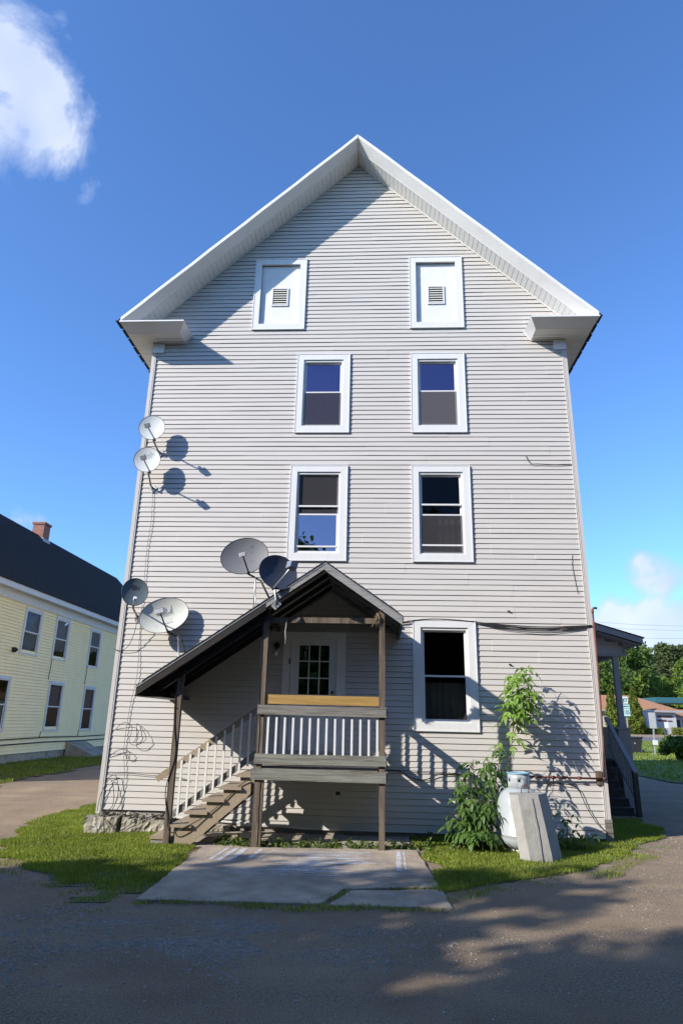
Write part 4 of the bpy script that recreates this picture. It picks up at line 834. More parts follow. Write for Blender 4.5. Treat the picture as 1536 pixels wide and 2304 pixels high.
# ---------------------------------------------------------------- satellite dishes
def paint_mat(nm, col, r_=.5): return mat(nm, col, r_, .06, 4, .03, 20, col2=tuple(c*.85 for c in col), f2=(.55,.75), s2=3)
def dish(label, c, n, roll, ra, rb, pcol, lnb, lnb_col, mast, foot_n, struts=(), logo=None, lnb_size=(.055,.05,.10), armcol=None, deep=.16):
    c = Vector(c); n = Vector(n).normalized(); u = Vector((0,0,1)).cross(n).normalized(); v = n.cross(u)
    u, v = u*math.cos(roll)+v*math.sin(roll), -u*math.sin(roll)+v*math.cos(roll)
    if u.x < 0: u, v = -u, -v
    if v.z < 0: v = -v
    t = empty('satellite_dish', mast[-1], label, 'satellite dish', 'satellite dishes on the house and porch')
    pm_ = paint_mat('dish_paint', pcol); arm_m = armcol or M['metal']
    def pt(q, a, h=0): return c+u*(ra*q*math.cos(a))+v*(rb*q*math.sin(a))+n*(deep*ra*(q*q-1)+h)
    m = MB(); K, N = 7, 40; vs = [pt(0, 0)]+[pt(i/K, 2*math.pi*j/N) for i in range(1, K+1) for j in range(N)]
    fs = [(0, 1+j, 1+(j+1) % N) for j in range(N)]+[(1+(i-1)*N+j, 1+i*N+j, 1+i*N+(j+1) % N, 1+(i-1)*N+(j+1) % N) for i in range(1, K) for j in range(N)]
    m.add(vs, fs, True); b0 = len(m.v); m.add([q-n*.006 for q in vs], [f[::-1] for f in fs], True); rf = m.build('reflector', pm_, t)
    MB().tube([pt(1, 2*math.pi*j/48, -.003) for j in range(49)], .0065, 6).build('rim', M['black'] if sum(pcol) < .9 else M['cable_grey'], t)
    # mounting bolts on the face
    if ra > .28:
        for a_ in (.5, 2.2, 3.9, 5.4): MB().lathe([(.001,.004),(.007,.003),(.008,0)], 8, pt(.36, a_, .006)).build('bolt', M['metal'], t)
    L = Vector(lnb); bot = c-v*rb*.97
    am = MB(); mid = bot.lerp(L, .5)-v*.012; am.tube([bot-n*.05, bot+n*.01, mid, L], .016, 8, r1=.013); am.build('feed_arm', arm_m, t)
    # feed head: block turned towards the reflector, with horn
    ax = (c-L).normalized(); sx_ = u; uy = ax.cross(sx_).normalized(); sx_ = uy.cross(ax)
    wx, wy, wz = lnb_size
    hd = MB(); P8 = []
    for s3, tp in ((-1, .8), (1, 1)):
        for s1, s2 in ((-1,-1),(1,-1),(1,1),(-1,1)): P8.append(L+sx_*s1*wx*tp+uy*s2*wy*tp+ax*(s3*wz*.5))
    hd.hexa(P8); hb = hd.build('feed_head', lnb_col, t)
    MB().tube([L+ax*wz*.5, L+ax*(wz*.5+.03), L+ax*(wz*.5+.05)], .026, 12).build('feed_horn', M['bulb'], t)
    neck = (bot-n*.05); MB().tube([neck-v*.02, L-ax*.06-uy*.02 if False else neck+(L-neck)*.12], .02, 8).build('arm_clamp', M['black'], t)
    # back bracket and mast
    bk = c-n*(.09+deep*ra)-v*rb*.15
    MB().bar(c-n*(deep*ra+.05)+v*rb*.25, c-n*(deep*ra+.05)-v*rb*.55, .11, .06, n).build('back_bracket', M['black'], t)
    path = [bk+Vector((0,0,.02)), bk-Vector((0,0,rb*.55))]+[Vector(q) for q in mast]
    mm_ = MB(); mm_.tube(path, .019, 10); mm_.build('mast', arm_m, t)
    fn = Vector(foot_n).normalized(); ft = Vector(mast[-1]); fu = fn.orthogonal().normalized(); fv = fn.cross(fu)
    MB().hexa([ft+fu*a_*.07+fv*b_*.05+fn*h for h in (-.002,.008) for a_, b_ in ((-1,-1),(1,-1),(1,1),(-1,1))]).build('mount_plate', arm_m, t)
    for s_ in (-1, 1): MB().hexa([ft+fu*(s_*.028+a_*.003)+fv*b_*.03+fn*h for h in (.008,.06) for a_, b_ in ((-1,-1),(1,-1),(1,1),(-1,1))]).build('mount_ear', M['black'], t)
    for a_, b_ in struts: MB().tube([a_, b_], .009, 6).build('strut', M['metal'], t)
    if logo: logo(t, c, u, v, n, ra, rb, pt)
    return t, c, u, v, n
M['ink'] = mat('printed_ink', (.05,.05,.055), .6, .1); M['ink_grey'] = mat('faded_ink', (.30,.31,.32), .6, .1)
M['lnb_white'] = mat('white_feed_plastic', (.62,.62,.62), .5, .04); M['lnb_grey'] = mat('grey_feed_plastic', (.33,.33,.31), .5, .06); M['arm_dark'] = mat('dark_arm_paint', (.05,.048,.045), .45, .1)
M['lnb_blue'] = mat('slate_feed_plastic', (.17,.19,.24), .45, .05)
def logo_text(txt, size, ox, oy, m_, shear=0.0, bold=.0, name='logo_text'):
    def f(t, c, u, v, n, ra, rb, pt):
        me = text_mesh(txt, size, m_, name, bold=bold, shear=shear)
        q2 = (ox/ra)**2+(oy/rb)**2; org = c+u*ox+v*oy
        k = .16*ra
        V_ = np.empty(len(me.vertices)*3, np.float32); me.vertices.foreach_get('co', V_); V_ = V_.reshape(-1, 3)
        X = V_[:,0]+ox; Y = V_[:,1]+oy; V_[:,2] = k*((X/ra)**2+(Y/rb)**2-1)+.004; me.vertices.foreach_set('co', V_.ravel())
        o = bpy.data.objects.new(name, me); C.objects.link(o); place(o, org, u, v, t)
    return f
def swoosh(ox, oy, s, m_, parts_=(0,1)):
    """D-shaped emblem: a black half round with a white arc and a pointed tail"""
    def f(t, c, u, v, n, ra, rb, pt):
        k = .16*ra
        def on(x, y): return c+u*(ox+x*s)+v*(oy+y*s)+n*(k*(((ox+x*s)/ra)**2+((oy+y*s)/rb)**2-1)+.0045)
        pts = [(-1,.5)]+[(-.25+.62*math.sin(a_), .5*math.cos(a_)) for a_ in [math.pi*i/14 for i in range(15)]]+[(-1,-.5)]
        if 0 in parts_: MB().add([on(*q) for q in pts], [tuple(range(len(pts)))[::-1]]).build('emblem', m_, t)
        arc = [(.15+.75*(1-math.cos(a_))*.0+.85*math.sin(a_), -.5+ .55*(1-math.cos(a_))) for a_ in [math.pi*.5*i/10 for i in range(11)]]
        tail = [(-.05,-.5),(.4,-.42),(.72,-.2),(.9,.12),(.95,.5),(1.0,.5),(1.0,-.5)]
        if 1 in parts_: MB().add([on(*q) for q in tail], [tuple(range(len(tail)))]).build('emblem', m_, t)
    return f
def both(*fs):
    def f(*a): [g(*a) for g in fs]
    return f
WHITE = (.60,.63,.62)
dish('light grey round dish, topmost on the left corner of the house', (-4.60,-.34,7.475), (.10,-.97,.06), .32, .262, .275, WHITE, (-4.545,-.74,7.33), M['lnb_grey'], [(-4.50,-.12,7.06),(-4.475,-.03,7.03)], (0,-1,0), lnb_size=(.055,.045,.11))
dish('light grey round dish lettered dish, second from the top on the left corner', (-4.614,-.36,6.762), (.10,-.97,.06), .32, .262, .275, WHITE, (-4.54,-.76,6.635), M['lnb_grey'], [(-4.56,-.14,6.30),(-4.547,-.03,6.25)], (0,-1,0), lnb_size=(.055,.045,.11), logo=both(logo_text('dish', .15, .035, .10, M['ink_grey'], bold=-.002), logo_text('network', .03, .06, .03, M['ink_grey'])))
dish('slate blue upright dish with a black D emblem at the left corner', (-4.515,-.42,4.068), (.36,-.9,.10), .0, .236, .262, (.10,.135,.155), (-4.345,-.82,3.86), M['lnb_white'], [(-4.56,-.30,3.78),(-4.545,-.03,3.64)], (0,-1,0), lnb_size=(.03,.03,.10), logo=both(swoosh(-.005,.10,.075,M['ink']), logo_text('DIRECTV', .032, 0, .045, M['ink'])))
dish('wide cream dish with a grey D emblem low on the porch roof', (-3.967,-.28,3.661), (.16,-.95,.10), .32, .455, .325, (.60,.61,.54), (-3.86,-.86,3.64), M['lnb_white'], [(-3.60,-.26,3.2),(-3.36,-.25,roof_z(-3.36)+.01)], (-.57,0,.82), struts=(((-3.66,-.27,3.30),(-3.60,-.08,roof_z(-3.60))),((-3.66,-.28,3.30),(-3.48,-.62,roof_z(-3.48)))), lnb_size=(.085,.045,.12), armcol=M['arm_dark'],
     logo=both(swoosh(.02,.10,.14,M['ink_grey']), logo_text('DIRECTV', .06, .06, .0, M['ink_grey']), logo_text('SlimLine', .06, .03, -.15, M['ink_grey'])))
dish('large dark grey dish with faint lettering high above the porch roof', (-2.375,-1.0,4.635), (.10,-.95,.16), .30, .425, .345, (.17,.17,.175), (-2.305,-1.50,4.535), M['lnb_white'], [(-2.05,-1.0,4.18),(-1.80,-1.0,roof_z(-1.80)+.01)], (-.57,0,.82), struts=(((-2.15,-1.0,4.25),(-2.22,-.7,roof_z(-2.22))),((-2.15,-1.0,4.25),(-2.05,-1.35,roof_z(-2.05)))), lnb_size=(.06,.035,.07), armcol=M['arm_dark'],
     logo=logo_text('dishNET', .12, .0, .14, M['ink_grey'], bold=-.003))
dish('navy blue dish turned to the right on the porch rake board', (-1.62,-1.84,4.155), (.42,-.88,.12), -.25, .325, .29, (.045,.055,.085), (-1.335,-2.25,4.175), M['lnb_blue'], [(-1.635,-1.83,3.70),(-1.63,-1.80,3.62)], (0,-1,0), lnb_size=(.075,.06,.13), logo=logo_text('dish', .14, -.04, .06, mat('faint_navy_print', (.075,.085,.12), .6, .1)))

# ---------------------------------------------------------------- cables and pipes
def cable(name, label, pts, r_=.006, m_='cable', cat='cable', sag=0.0, n=6):
    P = [Vector(q) for q in pts]; out = []
    for i in range(len(P)-1):
        for k in range(n):
            t = k/n; p0, p1, p2, p3 = P[max(i-1,0)], P[i], P[i+1], P[min(i+2, len(P)-1)]
            out.append(.5*((2*p1)+(p2-p0)*t+(2*p0-5*p1+4*p2-p3)*t*t+(3*p1-p0-3*p2+p3)*t*t*t)-Vector((0,0,sag*4*t*(1-t))))
    out.append(P[-1]); return tag(MB().tube(out, r_, 5).build(name, M[m_]), label, cat)
for k, (sag, r_, lb) in enumerate(((.03,.010,'topmost'),(.055,.008,'second'),(.075,.009,'third'),(.10,.006,'lowest'))):
    cable('cable', f'{lb} strand of the black cable bundle right of the ground floor window', [(1.83,-.05,3.64-.004*k),(2.4,-.05-.01*k,3.62-sag*.8),(3.1,-.05-.012*k,3.60-sag),(3.93,-.05,3.61-.006*k)], r_)
cable('cable', 'black cable crossing above the ground floor window casing', [(.33,-.06,3.60),(.50,-.055,3.625),(.68,-.06,3.66),(1.05,-.062,3.69),(1.5,-.062,3.675),(1.83,-.055,3.645)], .007)
cable('cable', 'thick black cable stub between porch eave and ground floor window', [(.30,-.05,3.57),(.45,-.055,3.60),(.675,-.055,3.635)], .012)
cable('cable', 'black cable sagging low on the wall right of the deck', [(.17,-.06,1.04),(.42,-.06,1.03),(.62,-.06,.93),(.85,-.06,.91),(1.1,-.06,1.0),(1.4,-.06,1.01),(1.75,-.06,.99)], .008)
cable('cable', 'thin wire running straight along the wall under the window shadow', [(.17,-.05,1.05),(.9,-.05,1.04),(1.7,-.05,1.01)], .006)
cable('wire', 'thin grey wire dropping down the wall left side below the dishes', [(-4.54,-.04,6.22),(-4.50,-.045,5.6),(-4.52,-.04,5.0),(-4.50,-.045,4.3),(-4.48,-.03,3.4),(-4.43,-.05,2.6),(-4.50,-.04,2.0),(-4.52,-.045,1.3),(-4.45,-.05,.75),(-4.60,-.06,.27)], .0045, 'cable_grey', 'wire')
cable('wire', 'curly black wire looping out of the wall above the left foundation', [(-4.72,-.03,1.62),(-4.55,-.10,1.74),(-4.40,-.08,1.66),(-4.42,-.1,1.42),(-4.28,-.12,1.36),(-4.12,-.10,1.46),(-4.2,-.08,1.62),(-4.33,-.06,1.72),(-4.30,-.08,1.5),(-4.36,-.05,1.4)], .005)
cable('wire', 'short black wire with a plug under the curly loops', [(-4.78,-.03,1.15),(-4.6,-.07,1.27),(-4.46,-.06,1.27),(-4.38,-.09,1.2),(-4.42,-.06,1.12),(-4.5,-.05,1.22)], .0055)
cable('wire', 'black wire running level from left corner to the stair rail', [(-4.76,-.035,.86),(-4.4,-.05,.885),(-4.0,-.05,.86),(-3.6,-.045,.85),(-3.3,-.05,.80)], .005)
cable('wire', 'tangled black wire climbing from the left foundation stones', [(-4.86,-.07,.25),(-4.82,-.08,.55),(-4.70,-.07,.78),(-4.60,-.09,.6),(-4.58,-.12,.35),(-4.70,-.2,.24),(-4.55,-.29,.12),(-4.42,-.30,.0),(-4.28,-.28,.02),(-4.1,-.29,.14),(-3.9,-.22,.2),(-3.6,-.12,.28)], .006)
cable('wire', 'second tangled black wire hanging over the left foundation stones', [(-4.74,-.06,.80),(-4.60,-.08,.84),(-4.52,-.08,.58),(-4.57,-.12,.3),(-4.66,-.22,.235),(-4.62,-.32,.1),(-4.58,-.31,-.06)], .006)
cable('wire', 'thin black wire tacked around the left corner post by the wide dish', [(-4.93,-.05,3.05),(-4.8,-.06,3.02),(-4.62,-.12,3.12),(-4.5,-.2,3.45),(-4.52,-.25,3.6)], .006)
cable('cable', 'black cable hugging the front stair post down to the lowest tread', [(-3.22,-1.57,2.35),(-3.20,-1.575,1.8),(-3.13,-1.57,1.3),(-3.23,-1.575,.8),(-3.17,-1.58,.45),(-3.1,-1.585,.2),(-2.9,-1.585,.26),(-2.6,-1.54,.42),(-2.35,-1.535,.62),(-2.1,-1.535,.86),(-1.95,-1.56,.97)], .0075)
cable('cable', 'thin black cable running down the left porch post', [(-1.875,-1.57,3.5),(-1.87,-1.575,2.9),(-1.87,-1.573,2.2),(-1.90,-1.62,1.7),(-1.91,-1.615,1.2)], .006)
cable('wire', 'loose wire stub sticking out of the upper right wall', [(2.96,-.03,6.98),(2.99,-.06,6.86),(3.06,-.05,6.80),(3.2,-.045,6.80),(3.5,-.04,6.785),(3.84,-.035,6.80)], .006)
cable('wire', 'thin wire running down from the second floor along the right corner post', [(3.70,-.03,4.95),(3.68,-.03,4.7),(3.74,-.03,4.2)], .004)
cable('cable', 'black cable curving down the right corner below the gas pipe', [(2.9,-.07,.93),(3.2,-.07,.90),(3.42,-.07,.84),(3.55,-.07,.55),(3.7,-.07,.3),(3.86,-.06,.16)], .007)
for x, z, lb in ((2.45,3.85,'above the cable bundle'), (2.42,2.88,'below the cable bundle'), (3.62,1.62,'low near the right corner')):
    m = MB(); m.hexa([(x-.03,-.05,z),(x+.03,-.05,z-.01),(x+.03,-.02,z-.01),(x-.03,-.02,z),(x-.02,-.05,z+.02),(x+.01,-.05,z+.014),(x+.01,-.02,z+.014),(x-.02,-.02,z+.02)]); tag(m.build('wall_hook', M['black']), f'small black hook on the siding {lb}', 'hook')
gp = empty('gas_pipe', (3.9,-.07,1.0), 'rust red gas pipe up the right corner with a branch to the tank', 'pipe')
MB().tube([(3.965,-.06,3.84),(3.955,-.065,2.6),(3.93,-.07,1.6),(3.885,-.075,1.01)], .017, 10).build('riser_pipe', M['pipe'], gp)
MB().tube([(3.965,-.06,3.83),(3.965,-.06,3.90),(3.99,-.055,3.93),(4.05,-.05,3.93)], .021, 10).build('elbow', M['pipe'], gp)
MB().tube([(2.35,-.11,1.02),(2.76,-.11,1.005),(3.89,-.08,1.0)], .016, 10).build('branch_pipe', M['pipe'], gp)
for x in (3.02,3.20,3.46): MB().tube([(x-.03,-.105,1.003),(x+.03,-.104,1.003)], .026, 10).build('coupling', M['pipe'], gp)
MB().tube([(3.86,-.078,1.0),(3.92,-.078,1.0)], .028, 10).build('elbow', M['pipe'], gp)
MB().tube([(3.02,-.105,1.0),(3.02,-.105,.86)], .010, 8).build('drip_leg', M['pipe'], gp)
MB().box(3.76,3.86,-.055,-.02,.90,1.12).build('pipe_block', M['wood_z'], gp)

# ---------------------------------------------------------------- gas tank and concrete block
tk = empty('gas_tank', (2.235,-1.10,0), 'white upright propane tank with a slotted blue rimmed collar beside the shrub', 'gas tank')
TR = .345; tc_ = (2.235,-1.10,0)
prof = [(.001,.03),(.16,.04),(.26,.07),(.325,.13),(TR,.20),(TR,.245),(TR+.004,.248),(TR+.004,.256),(TR,.259),(TR,.66),(TR-.02,.74),(.285,.83),(.215,.89),(.12,.92),(.001,.93)]
MB().lathe(prof, 48, tc_).build('tank_body', M['tank'], tk)
MB().lathe([(.24,-.02),(.25,.06),(.24,.07),(.22,.06),(.22,-.02)], 32, tc_).build('foot_ring', M['rust'], tk)
def collar():
    m = MB(); r0, n_ = .168, 48; z0_, z1_ = .885, 1.115; vs = []; zz = [z0_, z0_+.115, z0_+.155, z1_]
    for z in zz:
        for j in range(n_): vs.append((tc_[0]+r0*math.cos(2*math.pi*j/n_), tc_[1]+r0*math.sin(2*math.pi*j/n_), z))
    fs = []
    for i in range(3):
        for j in range(n_):
            a = (j+.5)/n_*360
            if i == 1 and any(abs((a-c_+180) % 360-180) < 11 for c_ in (265, 330, 200, 90)): continue
            fs.append((i*n_+j, i*n_+(j+1) % n_, (i+1)*n_+(j+1) % n_, (i+1)*n_+j))
    return m.add(vs, fs, True)
cl = collar().build('collar', M['tank'], tk); sm_ = cl.modifiers.new('wall', 'SOLIDIFY'); sm_.thickness = .012
MB().tube([(tc_[0]+.171*math.cos(2*math.pi*j/40), tc_[1]+.171*math.sin(2*math.pi*j/40), 1.122) for j in range(41)], .012, 8).build('collar_rim', M['tank_rim'], tk)
MB().tube([(tc_[0],tc_[1],.92),(tc_[0],tc_[1],1.08)], .03, 10).build('valve', M['brass'], tk)
for a_ in (190, 350):
    ca_, sa_ = math.cos(R(a_)), math.sin(R(a_)); px, py = tc_[0]+.27*ca_, tc_[1]+.27*sa_; tx_, ty_ = ca_, sa_
    MB().tube([(px+tx_*.05*math.cos(q)+.0, py+ty_*.05*math.cos(q), .84+.075*math.sin(q)) for q in [math.pi*i/10 for i in range(11)]], .008, 8).build('lifting_ear', M['tank'], tk)
blk = empty('concrete_block', (2.38,-1.78,0), 'tall faceted grey concrete block with a wire loop leaning in front of the gas tank', 'concrete block')
def block():
    base_ = [(2.05,-1.86),(2.17,-1.96),(2.49,-1.93),(2.68,-1.70),(2.62,-1.44),(2.36,-1.36),(2.12,-1.48)]
    m = MB(); K = 9; n_ = len(base_); sub = 5; vs = []
    rr = random.Random(4); N = n_*sub
    for i in range(K+1):
        t = i/K
        for j in range(n_):
            for s_ in range(sub):
                q0, q1 = Vector((*base_[j],0)), Vector((*base_[(j+1) % n_],0)); p = q0.lerp(q1, s_/sub); c_ = Vector((2.37,-1.67,0))
                p = c_+(p-c_)*(1.0-.05*t); p += Vector((-.085*t, .26*t, .86*t+.03*t*(p.x-2.3))); p += Vector((rr.gauss(0,.001), rr.gauss(0,.001), -.05 if i == 0 else rr.gauss(0,.001)))
                if i == K: p = p+(c_+Vector((-.085,.26,.86))-p)*.03
                vs.append(p)
    top = sum(vs[-N:], Vector())/N+Vector((0,0,.012)); vs.append(top)
    fs = [(i*N+j, i*N+(j+1) % N, (i+1)*N+(j+1) % N, (i+1)*N+j) for i in range(K) for j in range(N)]+[(K*N+j, K*N+(j+1) % N, len(vs)-1) for j in range(N)]
    return m.add(vs, fs)
M['block'] = mat('cast_concrete', (.30,.29,.265), .92, .10, 6, .25, 60, col2=(.24,.23,.205), f2=(.5,.7), s2=3.5, detail=8)
block().build('block_body', M['block'], blk)
sm = MB(); pts = [(2.335,-1.962,-.02),(2.33,-1.93,.12),(2.318,-1.90,.24),(2.312,-1.862,.36),(2.30,-1.832,.48),(2.29,-1.79,.60),(2.278,-1.757,.72),(2.268,-1.715,.84)]
sm.tube([(a_+rnd.gauss(0,.002), b_+.003, c_) for a_, b_, c_ in pts], .0065, 6); sm.build('mould_seam', M['concrete'], blk)
MB().tube([(2.23+.055*math.cos(q)+.01, -1.50, .865+.12*max(0, math.sin(q))**.7) for q in [math.pi*i/12 for i in range(13)]], .0065, 8).build('wire_loop', M['pipe'], blk)

# ---------------------------------------------------------------- plants by the wall
def leaflet(L, W, droop, n=4):
    top = []; vs = []
    for i in range(n+1):
        t = i/n; wv = W*math.sin(math.pi*min(1, t*.92+.06))**.8*(1-.25*t); z = -droop*t*t; vs += [(L*t, -wv, z+wv*.35), (L*t, 0, z), (L*t, wv, z+wv*.35)]
    fs = [(3*i+j, 3*i+j+1, 3*(i+1)+j+1, 3*(i+1)+j) for i in range(n) for j in range(2)]; return vs, fs
def compound_leaf(m_, seed, s=1.0, k=2):
    r_ = random.Random(seed); m = MB(); pet = .07*s
    def put(base, ang, L, W, dr):
        vs, fs = leaflet(L, W, dr); ca_, sa_ = math.cos(ang), math.sin(ang)
        tl = r_.uniform(-.3,.3)
        m.add([(base[0]+x*ca_-y*sa_, base[1]+x*sa_+y*ca_, base[2]+z+tl*y) for x, y, z in vs], fs, True)
    m.tube([(0,0,0),(pet*.5,0,.004*s),(pet*(1+.45*k),0,-.012*s*k)], .0016, 4)
    for i in range(k):
        x = pet*(1+.42*i)
        for s_ in (-1,1): put((x,0,-.006*i), s_*r_.uniform(.85,1.2), r_.uniform(.075,.10)*s, .021*s, r_.uniform(.02,.05)*s)
    put((pet*(1+.42*k),0,-.012*k), r_.uniform(-.15,.15), .115*s, .027*s, .05*s); return m.mesh('leaf', m_)
LEAF_Y = [compound_leaf(M['leaf_y'], i, 1.15, 2 if i % 3 else 1) for i in range(5)]
LEAF_B = [compound_leaf(M['leaf_b'], 20+i, 1.15, 2 if i % 3 else 1) for i in range(5)]
def put_leaf(par, me, p, out, droop, sc):
    d = Vector(out).normalized(); d.z -= droop; d.normalize(); q = d.to_track_quat('X', 'Z'); e = q.to_euler(); o = inst('leaf', me, par, p, rot=e, scale=(sc,)*3); return o
def plant(label, name, cat, foot, stems, leaves, n_leaf, leaf_from, spread, seed, scale=(.8,1.25), fall=.35):
    r_ = random.Random(seed); t = empty(name, foot, label, cat)
    for path, rad in stems:
        P = [Vector(q) for q in path]; MB().tube(P, rad, 7, r1=rad*.35).build('stem', M['stem'], t)
    made = 0; tot = sum(s[2] if len(s) > 2 else 1 for s in stems)
    for st in stems:
        P = [Vector(q) for q in st[0]]; cnt = int(n_leaf/len(stems))
        for k in range(cnt):
            f = leaf_from+(1-leaf_from)*(k+.5)/cnt; i = min(len(P)-2, int(f*(len(P)-1))); q = P[i].lerp(P[i+1], f*(len(P)-1)-i)
            a = k*2.4+r_.uniform(-.4,.4); out = Vector((math.cos(a), math.sin(a)-.35, r_.uniform(-.1,.5))).normalized(); dist = spread*(1.15-f*.55)*r_.random()**.6
            p = q+out*dist
            if dist > .05: MB_tw.tube([q, q+out*dist*.6+Vector((0,0,.015)), p], .0022, 4)
            put_leaf(t, leaves[r_.randrange(len(leaves))], p, out, r_.uniform(fall*.4, fall*2.0), r_.uniform(*scale))
    return t
MB_tw = MB()
sap = plant('slender box elder sapling with bright green leaves rising behind the gas tank', 'sapling', 'sapling', (2.15,-.48,0),
      [([(2.12,-.46,0),(2.15,-.47,.6),(2.20,-.5,1.2),(2.28,-.52,1.6),(2.36,-.5,2.0),(2.42,-.48,2.35),(2.50,-.47,2.62),(2.66,-.45,2.84)], .014), ([(2.36,-.5,2.0),(2.40,-.56,2.2),(2.42,-.56,2.5),(2.40,-.53,2.72)], .008), ([(2.3,-.52,1.65),(2.40,-.5,1.9),(2.58,-.5,2.15),(2.66,-.52,2.45)], .008), ([(2.36,-.5,1.95),(2.30,-.6,2.05),(2.36,-.62,2.3)], .006)], LEAF_Y, 150, .36, .17, 5, (.75,1.15), .5)
MB_tw.build('twig', M['stem'], sap); MB_tw = MB()
shr = plant('bushy green shrub crowding the left side of the gas tank', 'shrub', 'shrub', (1.65,-.75,0),
      [([(1.68,-.7,0),(1.6,-.8,.45),(1.48,-.9,.8),(1.38,-.92,1.0)], .012), ([(1.70,-.7,0),(1.62,-.7,.5),(1.6,-.72,.95),(1.58,-.75,1.28)], .013), ([(1.72,-.66,0),(1.78,-.7,.5),(1.8,-.75,.95),(1.84,-.78,1.3)], .012), ([(1.72,-.6,0),(1.9,-.55,.6),(2.0,-.6,1.1),(2.06,-.7,1.5)], .011), ([(1.65,-.8,0),(1.62,-1.0,.3),(1.62,-1.15,.55),(1.65,-1.2,.7)], .01), ([(1.65,-.8,0),(1.5,-1.0,.3),(1.45,-1.15,.6),(1.5,-1.2,.8)], .01), ([(1.62,-.75,0),(1.45,-.95,.2),(1.36,-1.05,.35),(1.30,-1.05,.5)], .009), ([(1.65,-.8,0),(1.58,-1.05,.2),(1.6,-1.25,.3),(1.64,-1.35,.3)], .009)], LEAF_B, 296, .22, .22, 9, (.65,1.2), .55)
MB_tw.build('twig', M['stem'], shr); MB_tw = MB()
sd2 = plant('small leafy seedling right of the concrete block', 'seedling', 'seedling', (2.95,-.9,0),
      [([(2.95,-.9,0),(2.97,-.92,.2),(2.98,-.95,.42),(3.02,-.96,.56)], .007), ([(3.0,-.8,0),(3.15,-.75,.12),(3.3,-.72,.2),(3.42,-.7,.22)], .006), ([(2.85,-.7,0),(2.95,-.65,.15),(3.05,-.6,.22)], .006)], LEAF_B, 34, .25, .13, 14, (.6,1.0), .4)
MB_tw.build('twig', M['stem'], sd2)

# ---------------------------------------------------------------- side porch at the right
spo = empty('side_porch', (5.2,4.6,0), 'grey side porch with shed roof and steps on the right of the house', 'porch')
M['grey_paint'] = mat('grey_porch_paint', (.30,.30,.31), .7, .12, 5, .15, 25); M['step_dark'] = mat('dark_step_boards', (.05,.047,.044), .8, .25, 8)
M['gv'] = mat('grey_vinyl_porch', (.42,.41,.41), .5, .05)
def sroof(x): return 4.77-.30*(x-3.95)
m = MB(); ya, yb = 4.38, 14.5; x0_, x1_ = 3.97, 6.60
m.hexa([(x0_,ya,sroof(x0_)-.03),(x1_,ya,sroof(x1_)-.03),(x1_,yb,sroof(x1_)-.03),(x0_,yb,sroof(x0_)-.03),(x0_,ya,sroof(x0_)),(x1_,ya,sroof(x1_)),(x1_,yb,sroof(x1_)),(x0_,yb,sroof(x0_))]); m.build('roof', M['roof'], spo)
MB().hexa([(x0_,ya+.01,sroof(x0_)-.20),(x1_-.04,ya+.01,sroof(x1_-.04)-.17),(x1_-.04,ya+.04,sroof(x1_-.04)-.17),(x0_,ya+.04,sroof(x0_)-.20),(x0_,ya+.01,sroof(x0_)-.032),(x1_-.04,ya+.01,sroof(x1_-.04)-.032),(x1_-.04,ya+.04,sroof(x1_-.04)-.032),(x0_,ya+.04,sroof(x0_)-.032)]).build('rake_fascia', M['grey_paint'], spo)
MB().box(x1_-.08,x1_-.05,ya+.04,yb,sroof(x1_)-.18,sroof(x1_)-.035).build('eave_fascia', M['grey_paint'], spo)
MB().hexa([(x0_,ya+.04,sroof(x0_)-.21),(x1_-.09,ya+.04,sroof(x1_)-.19),(x1_-.09,yb,sroof(x1_)-.19),(x0_,yb,sroof(x0_)-.21),(x0_,ya+.04,sroof(x0_)-.2),(x1_-.09,ya+.04,sroof(x1_)-.18),(x1_-.09,yb,sroof(x1_)-.18),(x0_,yb,sroof(x0_)-.2)]).build('ceiling', M['grey_paint'], spo)
for i in range(6):
    z = 3.60+i*E_; xr_ = min(6.20, 3.95+(4.77-.22-z-E_)/.30)
    if xr_ > 4.0: MB().hexa([(3.98,4.80,z),(xr_,4.80,z),(xr_,4.83,z),(3.98,4.83,z),(3.98,4.815,z+E_),(xr_,4.815,z+E_),(xr_,4.83,z+E_),(3.98,4.83,z+E_)]).build('clapboard', M['gv'], spo)
MB().box(3.97,6.26,4.78,4.86,3.54,3.60).build('header', M['grey_paint'], spo)
MB().box(6.20,6.26,4.78,4.86,3.60,3.88).build('corner_trim', M['grey_paint'], spo)
MB().box(6.08,6.24,4.9,yb,3.56,3.80).build('beam', M['grey_paint'], spo)
for y in (4.86, 8.2, 11.6): MB().box(5.93,6.06,y-.06,y+.06,1.80,3.56).build('post', M['grey_paint'], spo)
MB().box(5.36,5.50,4.80,4.92,1.06,3.54).build('post', M['grey_paint'], spo)
MB().box(5.84,6.12,4.68,4.98,.0,1.80).build('pedestal', M['grey_paint'], spo); MB().box(5.80,6.16,4.64,5.02,1.80,1.84).build('pedestal_cap', M['grey_paint'], spo)
MB().box(3.98,6.10,5.0,yb,.94,1.05).build('deck', M['step_dark'], spo)
for i in range(26): MB().box(6.06,6.085,5.02+i*.155,5.155+i*.155,.3,1.84).build('fence_board', M['gv'], spo)
for i in range(6):
    MB().box(4.25,5.62,3.55+i*.245,3.83+i*.245,.165*(i+1)-.03,.165*(i+1)).build('tread', M['step_dark'], spo)
    MB().box(4.25,5.62,3.575+i*.245,3.60+i*.245,.165*i,.165*(i+1)-.031).build('riser', M['step_dark'], spo)
MB().prism([(5.625,3.5,-.05),(5.625,5.0,.95),(5.625,5.0,.6),(5.625,3.95,-.05)], (.035,0,0)).build('stringer', M['step_dark'], spo)
MB().bar((5.68,3.40,.90),(5.68,5.00,2.06),.09,.045).build('handrail', M['grey_paint'], spo)
